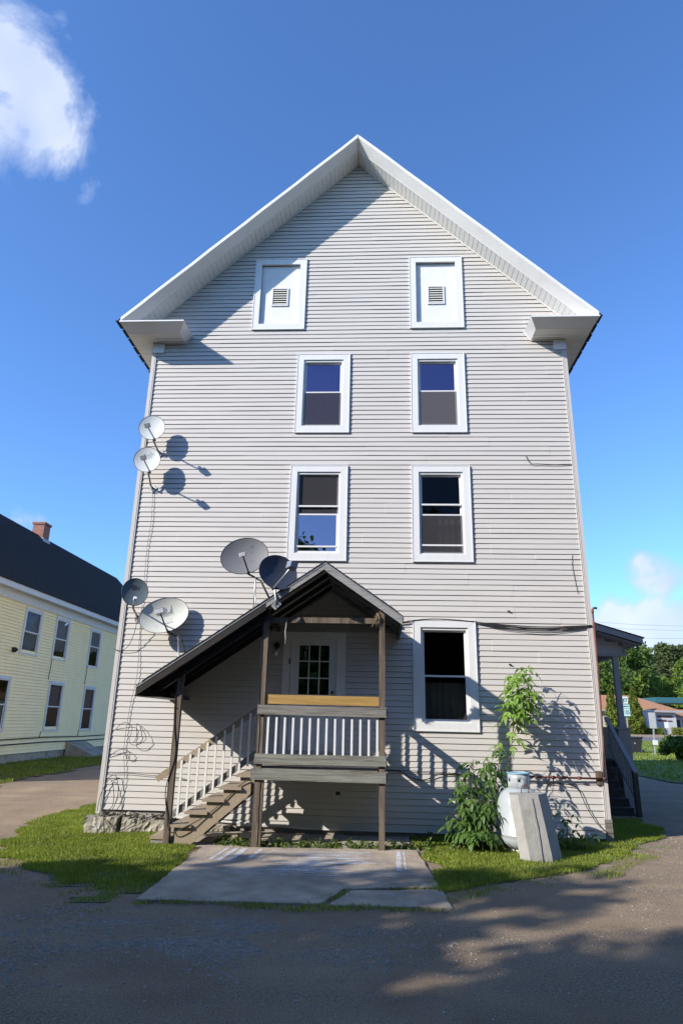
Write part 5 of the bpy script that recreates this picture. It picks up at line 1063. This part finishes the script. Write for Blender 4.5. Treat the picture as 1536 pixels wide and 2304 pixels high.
MB().bar((5.68,3.47,.32),(5.68,5.00,1.42),.045,.08).build('lower_rail', M['grey_paint'], spo)
for i in range(11): MB().box(5.665,5.695,3.58+i*.13-.03,3.58+i*.13+.03,.40+i*.0945-.06,1.00+i*.0945).build('baluster', M['grey_paint'], spo)
MB().box(5.63,5.73,3.42,3.52,-.03,.93).build('newel_post', M['step_dark'], spo)
# ---------------------------------------------------------------- pale yellow house at the left
yh = empty('house', (-18.9,20,-.1), 'long pale yellow clapboard house with a dark shingle roof at the left', 'house')
YX, YA, YB, ZE = -14.9, 5.5, 33.2, 6.72
YW = [(14.70,16.2,4.30,6.22),(17.5,18.95,4.33,6.25),(21.35,22.75,4.28,6.22),(12.9,14.45,1.20,3.30),(17.72,19.2,1.18,3.33),(21.5,22.9,1.15,3.30)]
def ywall():
    m = MB(); k = int((ZE-.28)/.13)+1; ysb = sorted({YA, YB}|{w_[0]+.06 for w_ in YW}|{w_[1]-.06 for w_ in YW})
    for i in range(k):
        zb = .28+i*.13; zt2 = zb+.13
        for a_, b_ in zip(ysb, ysb[1:]):
            mid = (a_+b_)/2
            if any(w_[0] < mid < w_[1] and w_[2]+.04 < zb+.02 and zb+.09 < w_[3]-.04 for w_ in YW): continue
            m.add([(YX+.040,a_,zb),(YX+.040,b_,zb),(YX+.0,b_,zt2),(YX+.0,a_,zt2),(YX-.004,a_,zb+.004),(YX-.004,b_,zb+.004)], [(0,1,2,3),(4,5,1,0)])
    return m
yo = ywall().build('clapboard_wall', M['yellow'], yh); tag(yo, kind='stuff')
m = MB()
for x in (YX-8.0,): m.box(x, x+.1, YA, YB, -.3, ZE)
for y in (YA, YB-.1): m.add([(YX-8,y,-.3),(YX,y,-.3),(YX,y,ZE),(YX-4,y,ZE+4.6),(YX-8,y,ZE)], [(0,1,2,3,4)])
m.box(YX-3.0,YX-2.9,YA,YB,0,ZE); m.box(YX-3,YX-.1,YA,YB,3.6,3.8); m.build('end_wall', M['yellow'], yh)
MB().box(YX-.3,YX-.03,YA,YB,-.5,.285).build('foundation_wall', M['stone'], yh)
MB().box(YX+.041,YX+.07,YA,YB,ZE-.42,ZE-.06).build('frieze_board', M['ytrim'], yh)
m = MB(); m.box(YX,YX+.42,YA-.3,YB+.3,ZE-.06,ZE-.03); m.build('eave_soffit', M['ytrim'], yh)
MB().box(YX+.42,YX+.46,YA-.3,YB+.3,ZE-.08,ZE+.20).build('eave_fascia', M['ytrim'], yh)
RSL = (11.45-ZE-.1)/4.5
for sg in (1,-1):
    xr = YX-4.0; xe = xr+sg*4.5; za, zb = 11.40, ZE+.16
    nrow = 40; mr_ = MB()
    for i in range(nrow):
        t0, t1 = i/nrow, (i+1)/nrow; xa, xb = xr+(xe-xr)*t0, xr+(xe-xr)*t1; zz0, zz1 = za+(zb-za)*t0, za+(zb-za)*t1
        mr_.add([(xa,YA-.3,zz0+.006),(xa,YB+.3,zz0+.006),(xb,YB+.3,zz1+.022),(xb,YA-.3,zz1+.022),(xb,YB+.3,zz1+.004),(xb,YA-.3,zz1+.004)], [(0,3,2,1),(3,5,4,2)])
    mr_.add([(xr,YA-.3,za-.02),(xe,YA-.3,zb-.02),(xe,YB+.3,zb-.02),(xr,YB+.3,za-.02)], [(0,1,2,3)])
    mr_.add([(xr,YA-.3,za+.02),(xe,YA-.3,zb+.02),(xe,YA-.3,zb-.1),(xr,YA-.3,za-.1)], [(0,1,2,3)]); mr_.add([(xr,YB+.3,za+.02),(xe,YB+.3,zb+.02),(xe,YB+.3,zb-.1),(xr,YB+.3,za-.1)], [(3,2,1,0)])
    mr_.build('roof', M['roof'], yh)
for i, (a_, b_, c_, d_) in enumerate(YW):
    w_ = group_part('window', yh, (YX, (a_+b_)/2, c_)); cw = .13; xo = YX+.05
    for q in ((a_,a_+cw,c_,d_),(b_-cw,b_,c_,d_),(a_+cw,b_-cw,d_-cw,d_),(a_-.03,b_+.03,c_-.06,c_)): MB().box(YX-.02,xo,q[0],q[1],q[2],q[3]).build('casing' if q[2] >= c_ else 'sill', M['ytrim'], w_)
    p0, p1, z0_, z1_ = a_+cw, b_-cw, c_, d_-cw; zm = (z0_+z1_)/2+ (0 if i != 2 else .1)
    for za, zb, x in ((zm-.02,z1_,YX-.0),(z0_,zm+.02,YX-.03)):
        s_ = .05; m = MB(); m.box(x,x+.028,p0,p0+s_,za,zb); m.box(x,x+.028,p1-s_,p1,za,zb); m.box(x,x+.028,p0+s_,p1-s_,zb-s_,zb); m.box(x,x+.028,p0+s_,p1-s_,za,za+s_); m.build('sash', M['ytrim'], w_)
        MB().add([(x+.014,p0+s_,za+s_),(x+.014,p1-s_,za+s_),(x+.014,p1-s_,zb-s_),(x+.014,p0+s_,zb-s_)], [(0,1,2,3)]).build('pane', M['yglass'], w_)
    if i in (0,1,4,5): MB().add([(YX-.08,p0+.03,zm+.05),(YX-.08,p1-.03,zm+.05),(YX-.08,p1-.03,z1_-.02),(YX-.08,p0+.03,z1_-.02)], [(0,1,2,3)]).build('lace_curtain', M['lace'], w_)
    if i in (0,1):
        yc_, zc_ = (p0+p1)/2, zm+.42
        for rr_ in (.09,.05): MB().tube([(YX-.06, yc_+rr_*math.cos(2*math.pi*j/24), zc_+rr_*1.15*math.sin(2*math.pi*j/24)) for j in range(25)], .008, 5).build('curtain_motif', M['ytrim'], w_)
MB().box(-19.25,-18.6,21.9,22.6,10.4,12.1).build('chimney', M['brick'], yh); MB().box(-19.30,-18.55,21.85,22.65,12.02,12.14).build('chimney_cap', M['brick'], yh)
MB().hexa([(-19.32,21.84,10.6),(-18.5,21.84,10.5),(-18.5,22.66,10.5),(-19.32,22.66,10.6),(-19.30,21.86,11.5),(-18.52,21.86,11.2),(-18.52,22.64,11.2),(-19.30,22.64,11.5)]).build('chimney_flashing', M['flash'], yh)
MB().box(-14.86,-14.62,26.9,26.97,.0,1.1).build('vent_stack', M['black'], yh); MB().box(-14.86,-14.78,25.4,25.5,-.1,.9).build('vent_stack', M['black'], yh)
MB().tube([(YX+.02,14.2,4.36),(YX+.10,14.2,4.36),(YX+.16,14.2,4.30)], .10, 12).build('dryer_vent', M['black'], yh)
for z, x in ((.86,.05),(.66,.06)): MB().tube([(YX+x,YA,z),(YX+x,14,z-.02),(YX+x,18,z+.01),(YX+x,22,z-.03),(YX+x,27,z)], .025, 6).build('utility_line', M['cable'], yh)
for y in (17.55, 21.42):
    MB().tube([(YX+.05,y,4.28),(YX+.05,y+.03,3.9),(YX+.05,y-.04,3.5),(YX+.05,y,3.36)], .014, 5).build('utility_line', M['cable'], yh)
    MB().tube([(YX+.05,y,1.12),(YX+.05,y-.02,.86)], .014, 5).build('utility_line', M['cable'], yh)
MB().hexa([(-14.85,20.2,-.15),(-13.6,20.4,-.15),(-13.6,22.2,-.15),(-14.85,22.4,-.15),(-14.85,20.25,.62),(-13.65,20.45,.05),(-13.65,22.15,.05),(-14.85,22.35,.62)]).build('cellar_hatch', M['stone'], yh)

# ---------------------------------------------------------------- trees
def clumps_points(c, rad, n_cl, n_leaf, r_cl, seed, flat=.8, shell_=.55):
    g = np.random.default_rng(seed); d = g.normal(0, 1, (n_cl, 3)); d /= np.linalg.norm(d, axis=1)[:, None]; rr = (shell_+(1-shell_)*g.random(n_cl))**.7
    cc = np.array(c)+d*rr[:, None]*np.array(rad); sz = r_cl*g.uniform(.6, 1.35, n_cl); per = n_leaf//n_cl
    q = g.normal(0, 1, (n_cl, per, 3)); q /= np.linalg.norm(q, axis=2)[..., None]; q *= (g.random((n_cl, per, 1))**.45); q[..., 2] *= flat
    P = cc[:, None, :]+q*sz[:, None, None]; tint = np.clip(.5+.22*g.normal(size=(n_cl, 1))+.12*g.normal(size=(n_cl, per)), 0, 1)
    return P.reshape(-1, 3), tint.ravel(), cc
def tree(label, name, base_, h, rad, m_, seed, n_leaf=5000, leaf=.35, n_cl=60, r_cl=1.2, crown_c=.62, trunk_r=.22, group=None, flat=.8, shell_=.5, limbs=7, cat='tree'):
    b = Vector(base_); t = empty(name, base_, label, cat, group); c = (b.x, b.y, b.z+h*crown_c)
    P, tint, cc = clumps_points(c, rad, n_cl, n_leaf, r_cl, seed, flat, shell_); Vv, Fc = leaf_faces(P, np.full(len(P), leaf))
    o = bpy.data.objects.new('crown', np_mesh('crown', Vv-np.array(base_), Fc, m_, tint=np.tile(tint, 2))); C.objects.link(o); o.parent = t
    m = MB(); top = b+Vector((0,0,h*crown_c+rad[2]*.3)); m.tube([b-Vector((0,0,.2)), b.lerp(top, .3)+Vector((.1*trunk_r,0,0)), b.lerp(top, .65)+Vector((-.4*trunk_r,.3*trunk_r,0)), top], trunk_r, 9, r1=trunk_r*.25)
    g = random.Random(seed)
    for k in range(limbs):
        s = b.lerp(top, g.uniform(.35, .85)); e = Vector(cc[g.randrange(len(cc))]); m.tube([s, s.lerp(e, .5)+Vector((0,0,.25)), e], trunk_r*.35, 6, r1=.02)
    m.build('trunk', M['bark'], t); return t
def mass(label, name, base_, size, m_, seed, n_leaf, leaf, cat, taper=0.0, group=None):
    """clipped bush: hedge block or cedar cone, leaves through its volume"""
    g = np.random.default_rng(seed); t = empty(name, base_, label, cat, group); sx_, sy_2, sz_ = size
    z = g.random(n_leaf)**(1.25 if taper else 1); k = (1-z**1.5*taper) if taper else np.ones(n_leaf)
    if taper: k = np.minimum(k, .45+z*3)*1.0
    a = g.uniform(0, 2*np.pi, n_leaf); r_ = g.random(n_leaf)**.35; bump = 1+.13*np.sin(a*5+z*17)+.10*np.sin(a*3-z*29)
    if taper: P = np.stack([sx_*k*r_*bump*np.cos(a), sy_2*k*r_*bump*np.sin(a), z*sz_], 1)
    else: P = np.stack([g.uniform(-sx_, sx_, n_leaf), g.uniform(-sy_2, sy_2, n_leaf), z*sz_], 1)+g.normal(0, .06, (n_leaf, 3))
    tint = np.clip(.5+.28*np.sin(a*6+z*23)*bump+.15*g.normal(size=n_leaf), 0, 1) if taper else np.clip(.5+.2*g.normal(size=n_leaf), 0, 1)
    Vv, Fc = leaf_faces(P, np.full(n_leaf, leaf)); o = bpy.data.objects.new('foliage', np_mesh('foliage', Vv, Fc, m_, tint=np.tile(tint, 2))); C.objects.link(o); o.parent = t
    MB().tube([(base_[0],base_[1],base_[2]-.1),(base_[0],base_[1],base_[2]+sz_*.8)], .08, 7, r1=.02).build('stem', M['bark'], t); return t
G = 'trees on the hill at the right'
# the legion hall group, signs and street
hl = empty('hall', (36.5,84,1.1), 'low grey hall with a brown shingle roof beyond the far road', 'building')
M['brown_roof'] = mat('brown_shingles', (.34,.17,.085), .9, .25, 3, .3, 30); M['hall'] = mat('pale_grey_block_wall', (.42,.42,.43), .8, .06, 3); M['letter'] = mat('dark_red_letters', (.13,.035,.03), .6, .1); M['teal'] = mat('teal_roof_metal', (.03,.11,.13), .5, .1, 3)
bz = 1.0
MB().box(27.0,39.35,80.0,93,bz-.3,4.05).build('wall', M['hall'], hl)
MB().add([(26.4,79.4,4.0),(40.1,79.4,4.0),(40.1,93.6,4.0),(26.4,93.6,4.0),(30.5,86.5,6.15),(36.2,86.5,6.15)], [(0,1,5,4),(1,2,5),(2,3,4,5),(3,0,4),(3,2,1,0)]).build('roof', M['brown_roof'], hl)
MB().box(26.4,40.1,79.36,79.42,3.78,4.02).build('fascia', M['grey_paint'], hl)
MB().box(39.4,44.0,82,92,bz-.3,3.3).build('wing', M['hall'], hl); MB().hexa([(39.36,81.4,3.3),(44.5,81.4,3.3),(44.5,92,3.3),(39.36,92,3.3),(39.36,84.5,4.3),(44.5,84.5,4.3),(44.5,88,4.3),(39.36,88,4.3)]).build('wing_roof', M['brown_roof'], hl)
for x in (40.2, 41.0): MB().box(x,x+.45,81.95,82.0,1.4,2.9).build('window', M['dark'], hl)
w_ = group_part('window', hl, (36.05,80,2.2)); MB().box(35.75,36.42,79.95,80.0,2.15,3.45).build('window_frame', M['white'], w_); MB().box(35.81,36.36,79.93,79.96,2.85,3.39).build('pane', M['dark'], w_); MB().box(35.81,36.36,79.93,79.96,2.21,2.80).build('pane', M['dark'], w_)
t_ = inst('lettering', text_mesh('AMERICAN LEGION', .36, M['letter'], 'lettering', .03, bold=.012), hl, (37.92,79.96,3.27), rot=(R(90),0,0)); t_.scale = (.62,1,1)
t_ = inst('lettering', text_mesh('BRIGHTON', .34, M['letter'], 'lettering', .03, bold=.012), hl, (37.48,79.96,2.74), rot=(R(90),0,0)); t_.scale = (.66,1,1)
t_ = inst('lettering', text_mesh('POST 80', .22, M['letter'], 'lettering', .03, bold=.008), hl, (38.52,79.96,2.70), rot=(R(90),0,0)); t_.scale = (.7,1,1)
MB().box(34.1,34.2,80-.06,80-.01,bz,3.9).build('downspout', M['white'], hl)
lat = empty('lattice_screen', (35.1,79,1.4), 'grey panel screen with white dotted strips beside the hall window', 'screen'); MB().box(34.55,35.85,79.3,79.36,1.55,4.0).build('screen_panel', mat('lavender_grey_panel', (.33,.34,.40), .7, .05), lat)
MB().box(34.5,35.9,79.2,79.3,3.95,4.05).build('top_bar', M['white'], lat)
dm = MB(); dm.box(-.04,.04,-.02,.02,-.06,.06); dme = dm.mesh('strip_tab', M['white'])
for x in (34.95,35.35,35.85):
    for k in range(11): inst('strip_tab', dme, lat, (x+.0*k, 79.27, 1.75+k*.2))
for i, (x, sx_) in enumerate(((35.1,.95),(36.3,.55),(39.0,.9),(41.5,1.5))): mass(f'clipped green hedge block in front of the hall, {["leftmost","second from the left","third from the left","rightmost"][i]} of four', 'hedge', (x,78.6,1.0), (sx_,.5,.85 if i != 1 else .75), M['hedge'], 40+i, 1400, .12, 'hedge', group='hedges in front of the hall')
mass('tall pointed cedar right of the green road sign', 'cedar_tree', (33.2,77.6,1.0), (1.25,1.1,5.8), M['cedar'], 51, 5200, .22, 'tree', .93)
mass('slim pointed cedar seen between the side porch posts', 'cedar_tree', (30.5,78,1.0), (1.0,.9,6.1), M['cedar'], 52, 4200, .22, 'tree', .93)
hs = empty('house_sign', (37.6,79.0,1.0), 'small white sign on a post in front of the hall', 'sign'); MB().box(37.30,37.82,78.9,78.93,1.85,2.55).build('board', M['white'], hs); MB().box(37.66,37.73,78.94,79.0,.9,1.86).build('post', M['grey_paint'], hs)
# green-and-white route sign
rs = empty('road_sign', (16.53,34,gz(16.5,34)), 'green and white JCT Vermont 105 route sign on a steel post', 'sign')
M['sign_green'] = mat('sign_green', (.0,.17,.12), .5, .05); M['sign_white'] = mat('sign_white', (.62,.72,.74), .4, .03)
SP = [((16.53,34,.0)), ((16.60,34,2.45))]
MB().bar((16.53,34.05,-.1),(16.60,34.05,3.75),.07,.05,(0,1,0)).build('post', M['grey_paint'], rs)
def plate(x0, x1, z0, z1, m_, nm, y=34.0): return MB().box(x0, x1, y-.006, y+.006, z0, z1).build(nm, m_, rs)
plate(16.36,16.74,3.34,3.78,M['sign_white'],'junction_plate'); plate(16.33,16.84,2.50,3.32,M['sign_green'],'route_plate'); plate(16.36,16.81,3.03,3.27,M['sign_white'],'state_panel',33.985); plate(16.37,16.80,2.55,2.99,M['sign_white'],'number_panel',33.985)
for txt, sz, x, z, sc in (('JCT',.30,16.55,3.56,.62),('VERMONT',.14,16.585,3.15,.6),('105',.40,16.585,2.77,.62)):
    o = inst('sign_text', text_mesh(txt, sz, M['sign_green'], 'sign_text', bold=.01), rs, (16.55 if txt == 'JCT' else x, 33.975, z), rot=(R(90),0,0)); o.scale = (sc,1,1)
bn_ = empty('wheelie_bin', (18.3,38,gz(18,38)), 'black wheelie bin standing behind the route sign post', 'bin'); zb_ = gz(18,38)
M['bin'] = mat('black_bin_plastic', (.03,.03,.035), .5, .1)
MB().hexa([(17.98,37.7,zb_+.03),(18.62,37.7,zb_+.03),(18.62,38.3,zb_+.03),(17.98,38.3,zb_+.03),(17.88,37.6,zb_+1.05),(18.76,37.6,zb_+1.05),(18.76,38.4,zb_+1.05),(17.88,38.4,zb_+1.05)]).build('bin_body', M['bin'], bn_)
MB().hexa([(17.84,37.55,zb_+1.05),(18.85,37.55,zb_+1.05),(18.85,38.45,zb_+1.05),(17.84,38.45,zb_+1.05),(17.90,37.65,zb_+1.14),(18.85,37.65,zb_+1.14),(18.85,38.4,zb_+1.10),(17.90,38.4,zb_+1.14)]).build('lid', M['bin'], bn_)
for y in (37.75,38.25): MB().lathe([(.001,-.03),(.12,-.03),(.14,0),(.12,.03),(.001,.03)], 16).build
wm = MB(); wm.lathe([(.001,-.03),(.12,-.03),(.14,0),(.12,.03),(.001,.03)], 16); wme = wm.mesh('wheel', M['black'])
for y in (37.68,38.32): inst('wheel', wme, bn_, (18.72,y,zb_+.14), rot=(R(90),0,0))
t_ = inst('bin_number', text_mesh('8', .22, M['white'], 'bin_number'), bn_, (18.22,37.632,zb_+.72), rot=(R(84),0,0))
ps = empty('sign_post', (18.5,35,gz(18.5,35)), 'grey post with the back of a sign and a small white box', 'sign'); zb_ = gz(18.5,35)
MB().bar((18.50,35,zb_-.1),(18.62,35,2.3),.09,.06,(0,1,0)).build('post', M['grey_paint'], ps); MB().box(18.35,18.80,34.95,34.975,1.80,2.82).build('sign_back', mat('dull_sign_back', (.40,.41,.42), .5, .05), ps); MB().box(18.44,18.74,34.9,35.0,.75,1.05).build('box', M['white'], ps)
bu = tree('dark round bush on the lawn at the right edge', 'bush', (17.3,28,.05), 1.5, (1.15,1.0,.55), M['crown1'], 61, 3000, .16, 34, .35, .55, .05, flat=.8, cat='bush', limbs=5)
# green gabled cottage, teal canopy, utility pole
ct = empty('cottage', (58,130,5), 'small grey cottage with a green gable roof behind the brown hall', 'building')
M['green_roof'] = mat('green_metal_roof', (.16,.20,.17), .6, .1); gzc = gz(58,130)
MB().box(56.4,60.6,130,136,gzc-.5,7.7).build('wall', M['hall'], ct); MB().add([(55.9,129.6,7.5),(61.2,129.6,7.5),(61.2,136.4,7.5),(55.9,136.4,7.5),(56.2,133,9.5),(58.9,130.2,9.5)], [(0,1,5,4),(1,2,5),(2,3,4,5),(3,0,4),(3,2,1,0)]).build('roof', M['green_roof'], ct)
MB().box(56.2,57.0,132,132.6,8.8,10.0).build('chimney', M['brick'], ct)
cn = empty('canopy', (46,96,1.3), 'long dark teal canopy roof behind the hall', 'canopy'); MB().box(43.0,62,95,102,5.55,6.35).build('roof_edge', M['teal'], cn)
for x in (44,52,60): MB().box(x,x+.3,95.5,95.8,.8,5.55).build('post', M['grey_paint'], cn)
up_ = empty('utility_pole', (57.1,128,gz(57,128)), 'pale leaning utility pole in front of the wooded hill', 'utility pole'); MB().tube([(56.7,128,gz(57,128)-.3),(56.2,128,12.3)], .22, 8, r1=.17).build('pole', mat('bleached_pole', (.50,.49,.46), .8, .15), up_); MB().box(55.2,57.2,127.9,128.05,11.6,11.75).build('crossarm', M['bark'], up_)
for i, (z0_, z1_, r_, lb) in enumerate(((12.75,12.30,.010,'topmost'),(12.2,11.85,.010,'second from the top'),(11.05,11.0,.009,'third from the top'),(7.9,7.45,.022,'fourth from the top'),(7.55,7.1,.034,'thick lowest'))):
    cable('overhead_wire', f'overhead line crossing the street at the right, {lb}', [(6.0,60,z0_+.5),(20,60,z0_+.05),(34,60,z1_),(60,60,z1_+.9)], r_, cat='power line', m_='cable')
TRS = [ ('tall broad maple whose crown rises behind the side porch', 'maple_tree', (46.5,118), 15.6, (6.6,5,6.2), 'crown1', 9500, .50, 95, 1.7),
 ('dark maple filling the gap between the side porch posts', 'maple_tree', (38.5,108), 10.5, (6,5,4.6), 'crown1', 7000, .45, 70, 1.5),
 ('round green tree left of the pale utility pole', 'leafy_tree', (53.0,124), 9.2, (4.2,4,3.8), 'crown2', 5000, .42, 60, 1.2),
 ('bright green tree at the right edge beyond the hall', 'leafy_tree', (63.5,128), 10.5, (5.2,4.5,4.6), 'crown2', 7000, .45, 75, 1.4),
 ('second bright green tree at the right edge, lower and nearer', 'leafy_tree', (58.5,118), 6.5, (3.6,3.5,2.9), 'crown2', 3600, .40, 45, 1.1),
 ('dark leafy tree between the cottage and the bright tree', 'leafy_tree', (59.5,134), 7.5, (3.0,3,3.0), 'crown1', 3200, .40, 40, 1.0)]
for i, (lb, nm, xy, h, rad, m_, nl, lf, ncl, rcl) in enumerate(TRS):
    tree(lb, nm, (*xy, gz(*xy)), h, rad, M[m_], 70+i, nl, lf, ncl, rcl, .58, .3, G)
def pine(label, xy, h, seed):
    b = Vector((*xy, gz(*xy))); t = empty('pine_tree', b, label, 'tree', 'pines on the hill top'); g = np.random.default_rng(seed); P = []; T = []; m = MB(); m.tube([b, b+Vector((.3,0,h*.5)), b+Vector((0,0,h))], .28, 8, r1=.05)
    for k in range(26):
        z = h*(.38+.62*k/26); L = (1-(k/26)**1.6)*3.6+.6; nb = 5
        for j in range(nb):
            a = g.uniform(0, 6.28); l_ = L*g.uniform(.6, 1.15); s = b+Vector((0,0,z)); e = s+Vector((math.cos(a)*l_, math.sin(a)*l_, g.uniform(-.1,.6))); m.tube([s, e], .05, 4, r1=.015)
            for q in np.linspace(.4, 1.0, 4):
                p = s.lerp(e, q); tt = g.uniform(.2,.8)
                for _ in range(11): P.append(np.array(p)+g.normal(0, 1, 3)*np.array((.42,.42,.20))); T.append(np.clip(tt+g.normal()*.1, 0, 1))
    Vv, Fc = leaf_faces(np.array(P), np.full(len(P), .36), .5, 2.2); o = bpy.data.objects.new('crown', np_mesh('crown', Vv-np.array(b), Fc, M['pine'], tint=np.tile(np.array(T), 2))); C.objects.link(o); o.parent = t; m.build('trunk', M['bark'], t)
for i, (xy, h, lb) in enumerate((((70.0,155),13.5,'leftmost'),((73.5,158),13.0,'second from the left'),((77.5,160),13.2,'third from the left'),((75.5,150),11.5,'nearest and lowest'))): pine(f'dark pine with layered branches on the hill top, {lb} of the group', xy, h, 90+i)
far = clumps_points((62,172,12), (42,10,6.5), 260, 21000, 2.6, 99, .9, .2)
Vv, Fc = leaf_faces(far[0], np.full(len(far[0]), .8)); o = bpy.data.objects.new('far_wood', np_mesh('far_wood', Vv, Fc, M['crown1'], tint=np.tile(far[1], 2))); C.objects.link(o); tag(o, 'dark green wood covering the far hillside at the right', 'wood', kind='stuff')
# trees behind the camera on the sunny side: they shade the drive
sh = TO_SUN.xy.normalized()
def shade_tree(lb, s, t, h, rad, seed, n_leaf=9000, leaf=.30, ncl=85, rcl=1.3, cc=.60):
    # s metres towards the sun, t metres across
    x = sh.x*s-sh.y*t; y = sh.y*s+sh.x*t
    return tree(lb, 'maple_tree', (x, y, 0), h, rad, M['crown1'], seed, n_leaf, leaf, ncl, rcl, cc, .3, 'trees across the drive behind the viewer', shell_=.35)
shade_tree('broad maple across the drive behind the viewer, nearest the yellow house', 19.0, 2.0, 9.0, (2.6,2.6,3.3), 201, 12000, .30, 95, 1.1, .62)
shade_tree('slender tree across the drive behind the viewer, second in the row', 19.0, 3.75, 10.5, (1.35,1.35,4.3), 202, 5000, .28, 46, .8, .62)
shade_tree('broad maple across the drive behind the viewer, third in the row', 20.0, 7.4, 11.8, (2.7,2.7,4.2), 203, 10500, .28, 80, 1.05, .62)
shade_tree('broad maple across the drive behind the viewer, fourth in the row', 21.0, 12.6, 13.5, (3.6,3.6,4.8), 204, 13000, .28, 96, 1.1, .62)
shade_tree('broad maple across the drive behind the viewer, fifth in the row', 22.0, 20.0, 13.5, (4.6,4.6,4.8), 205, 13000, .30, 100, 1.2, .60)
def copy_tree(o, loc, rz, sc, label):
    c = o.copy(); C.objects.link(c); c.location = loc; c.rotation_euler = (0,0,rz); c.scale = (sc,)*3; c['label'] = label
    for ch in list(o.children):
        d = ch.copy(); C.objects.link(d); d.parent = c
    return c
far0 = None
for k_, t_k in enumerate((-17,-11,-5,1,7,13,19)):  # far row added out of view: covers the low sky, darkens the porch shade
    s_k = 33+2*(k_ % 2); x_ = sh.x*s_k-sh.y*t_k; y_ = sh.y*s_k+sh.x*t_k
    lb = f'{["first","second","third","fourth","fifth","sixth","seventh"][k_]} tree of the unseen far row added to block low skylight, counted from the yellow house'
    if far0 is None: far0 = tree(lb, 'leafy_tree', (x_,y_,0), 12.4, (4.4,4.4,5.4), M['crown1'], 231, 5500, .62, 90, 1.5, .5, .3, 'unseen far row of trees added to block low skylight', shell_=.3)
    else: copy_tree(far0, (x_,y_,0), k_*1.3, 1.0 if k_ % 2 else .94, lb)
for k_, (x_, y_, h_) in enumerate(((9.5,-22,13.0),(18,-14,11.5),(-6.5,-30,9.5),(24,-4,11.0),(3.5,-27,13.0))):  # maples added out of view to cut skylight and fill the glass reflections
    tree(f'unseen dense maple added behind the viewer to block skylight, {["nearest the camera","right of the camera","left of the camera","farthest to the right","straight behind the camera"][k_]}', 'maple_tree', (x_,y_,0), h_, (5.6,5.6,7.0), M['crown1'], 210+k_, 6000, .60, 95, 1.8, .56, .35, 'unseen trees added behind the viewer to block skylight', shell_=.35)

# ---------------------------------------------------------------- render defaults
S.render.engine = 'CYCLES'
S.render.film_transparent = False
cy = S.cycles
cy.max_bounces = 6; cy.diffuse_bounces = 4; cy.glossy_bounces = 3; cy.transmission_bounces = 4; cy.transparent_max_bounces = 8
cy.caustics_reflective = False; cy.caustics_refractive = False
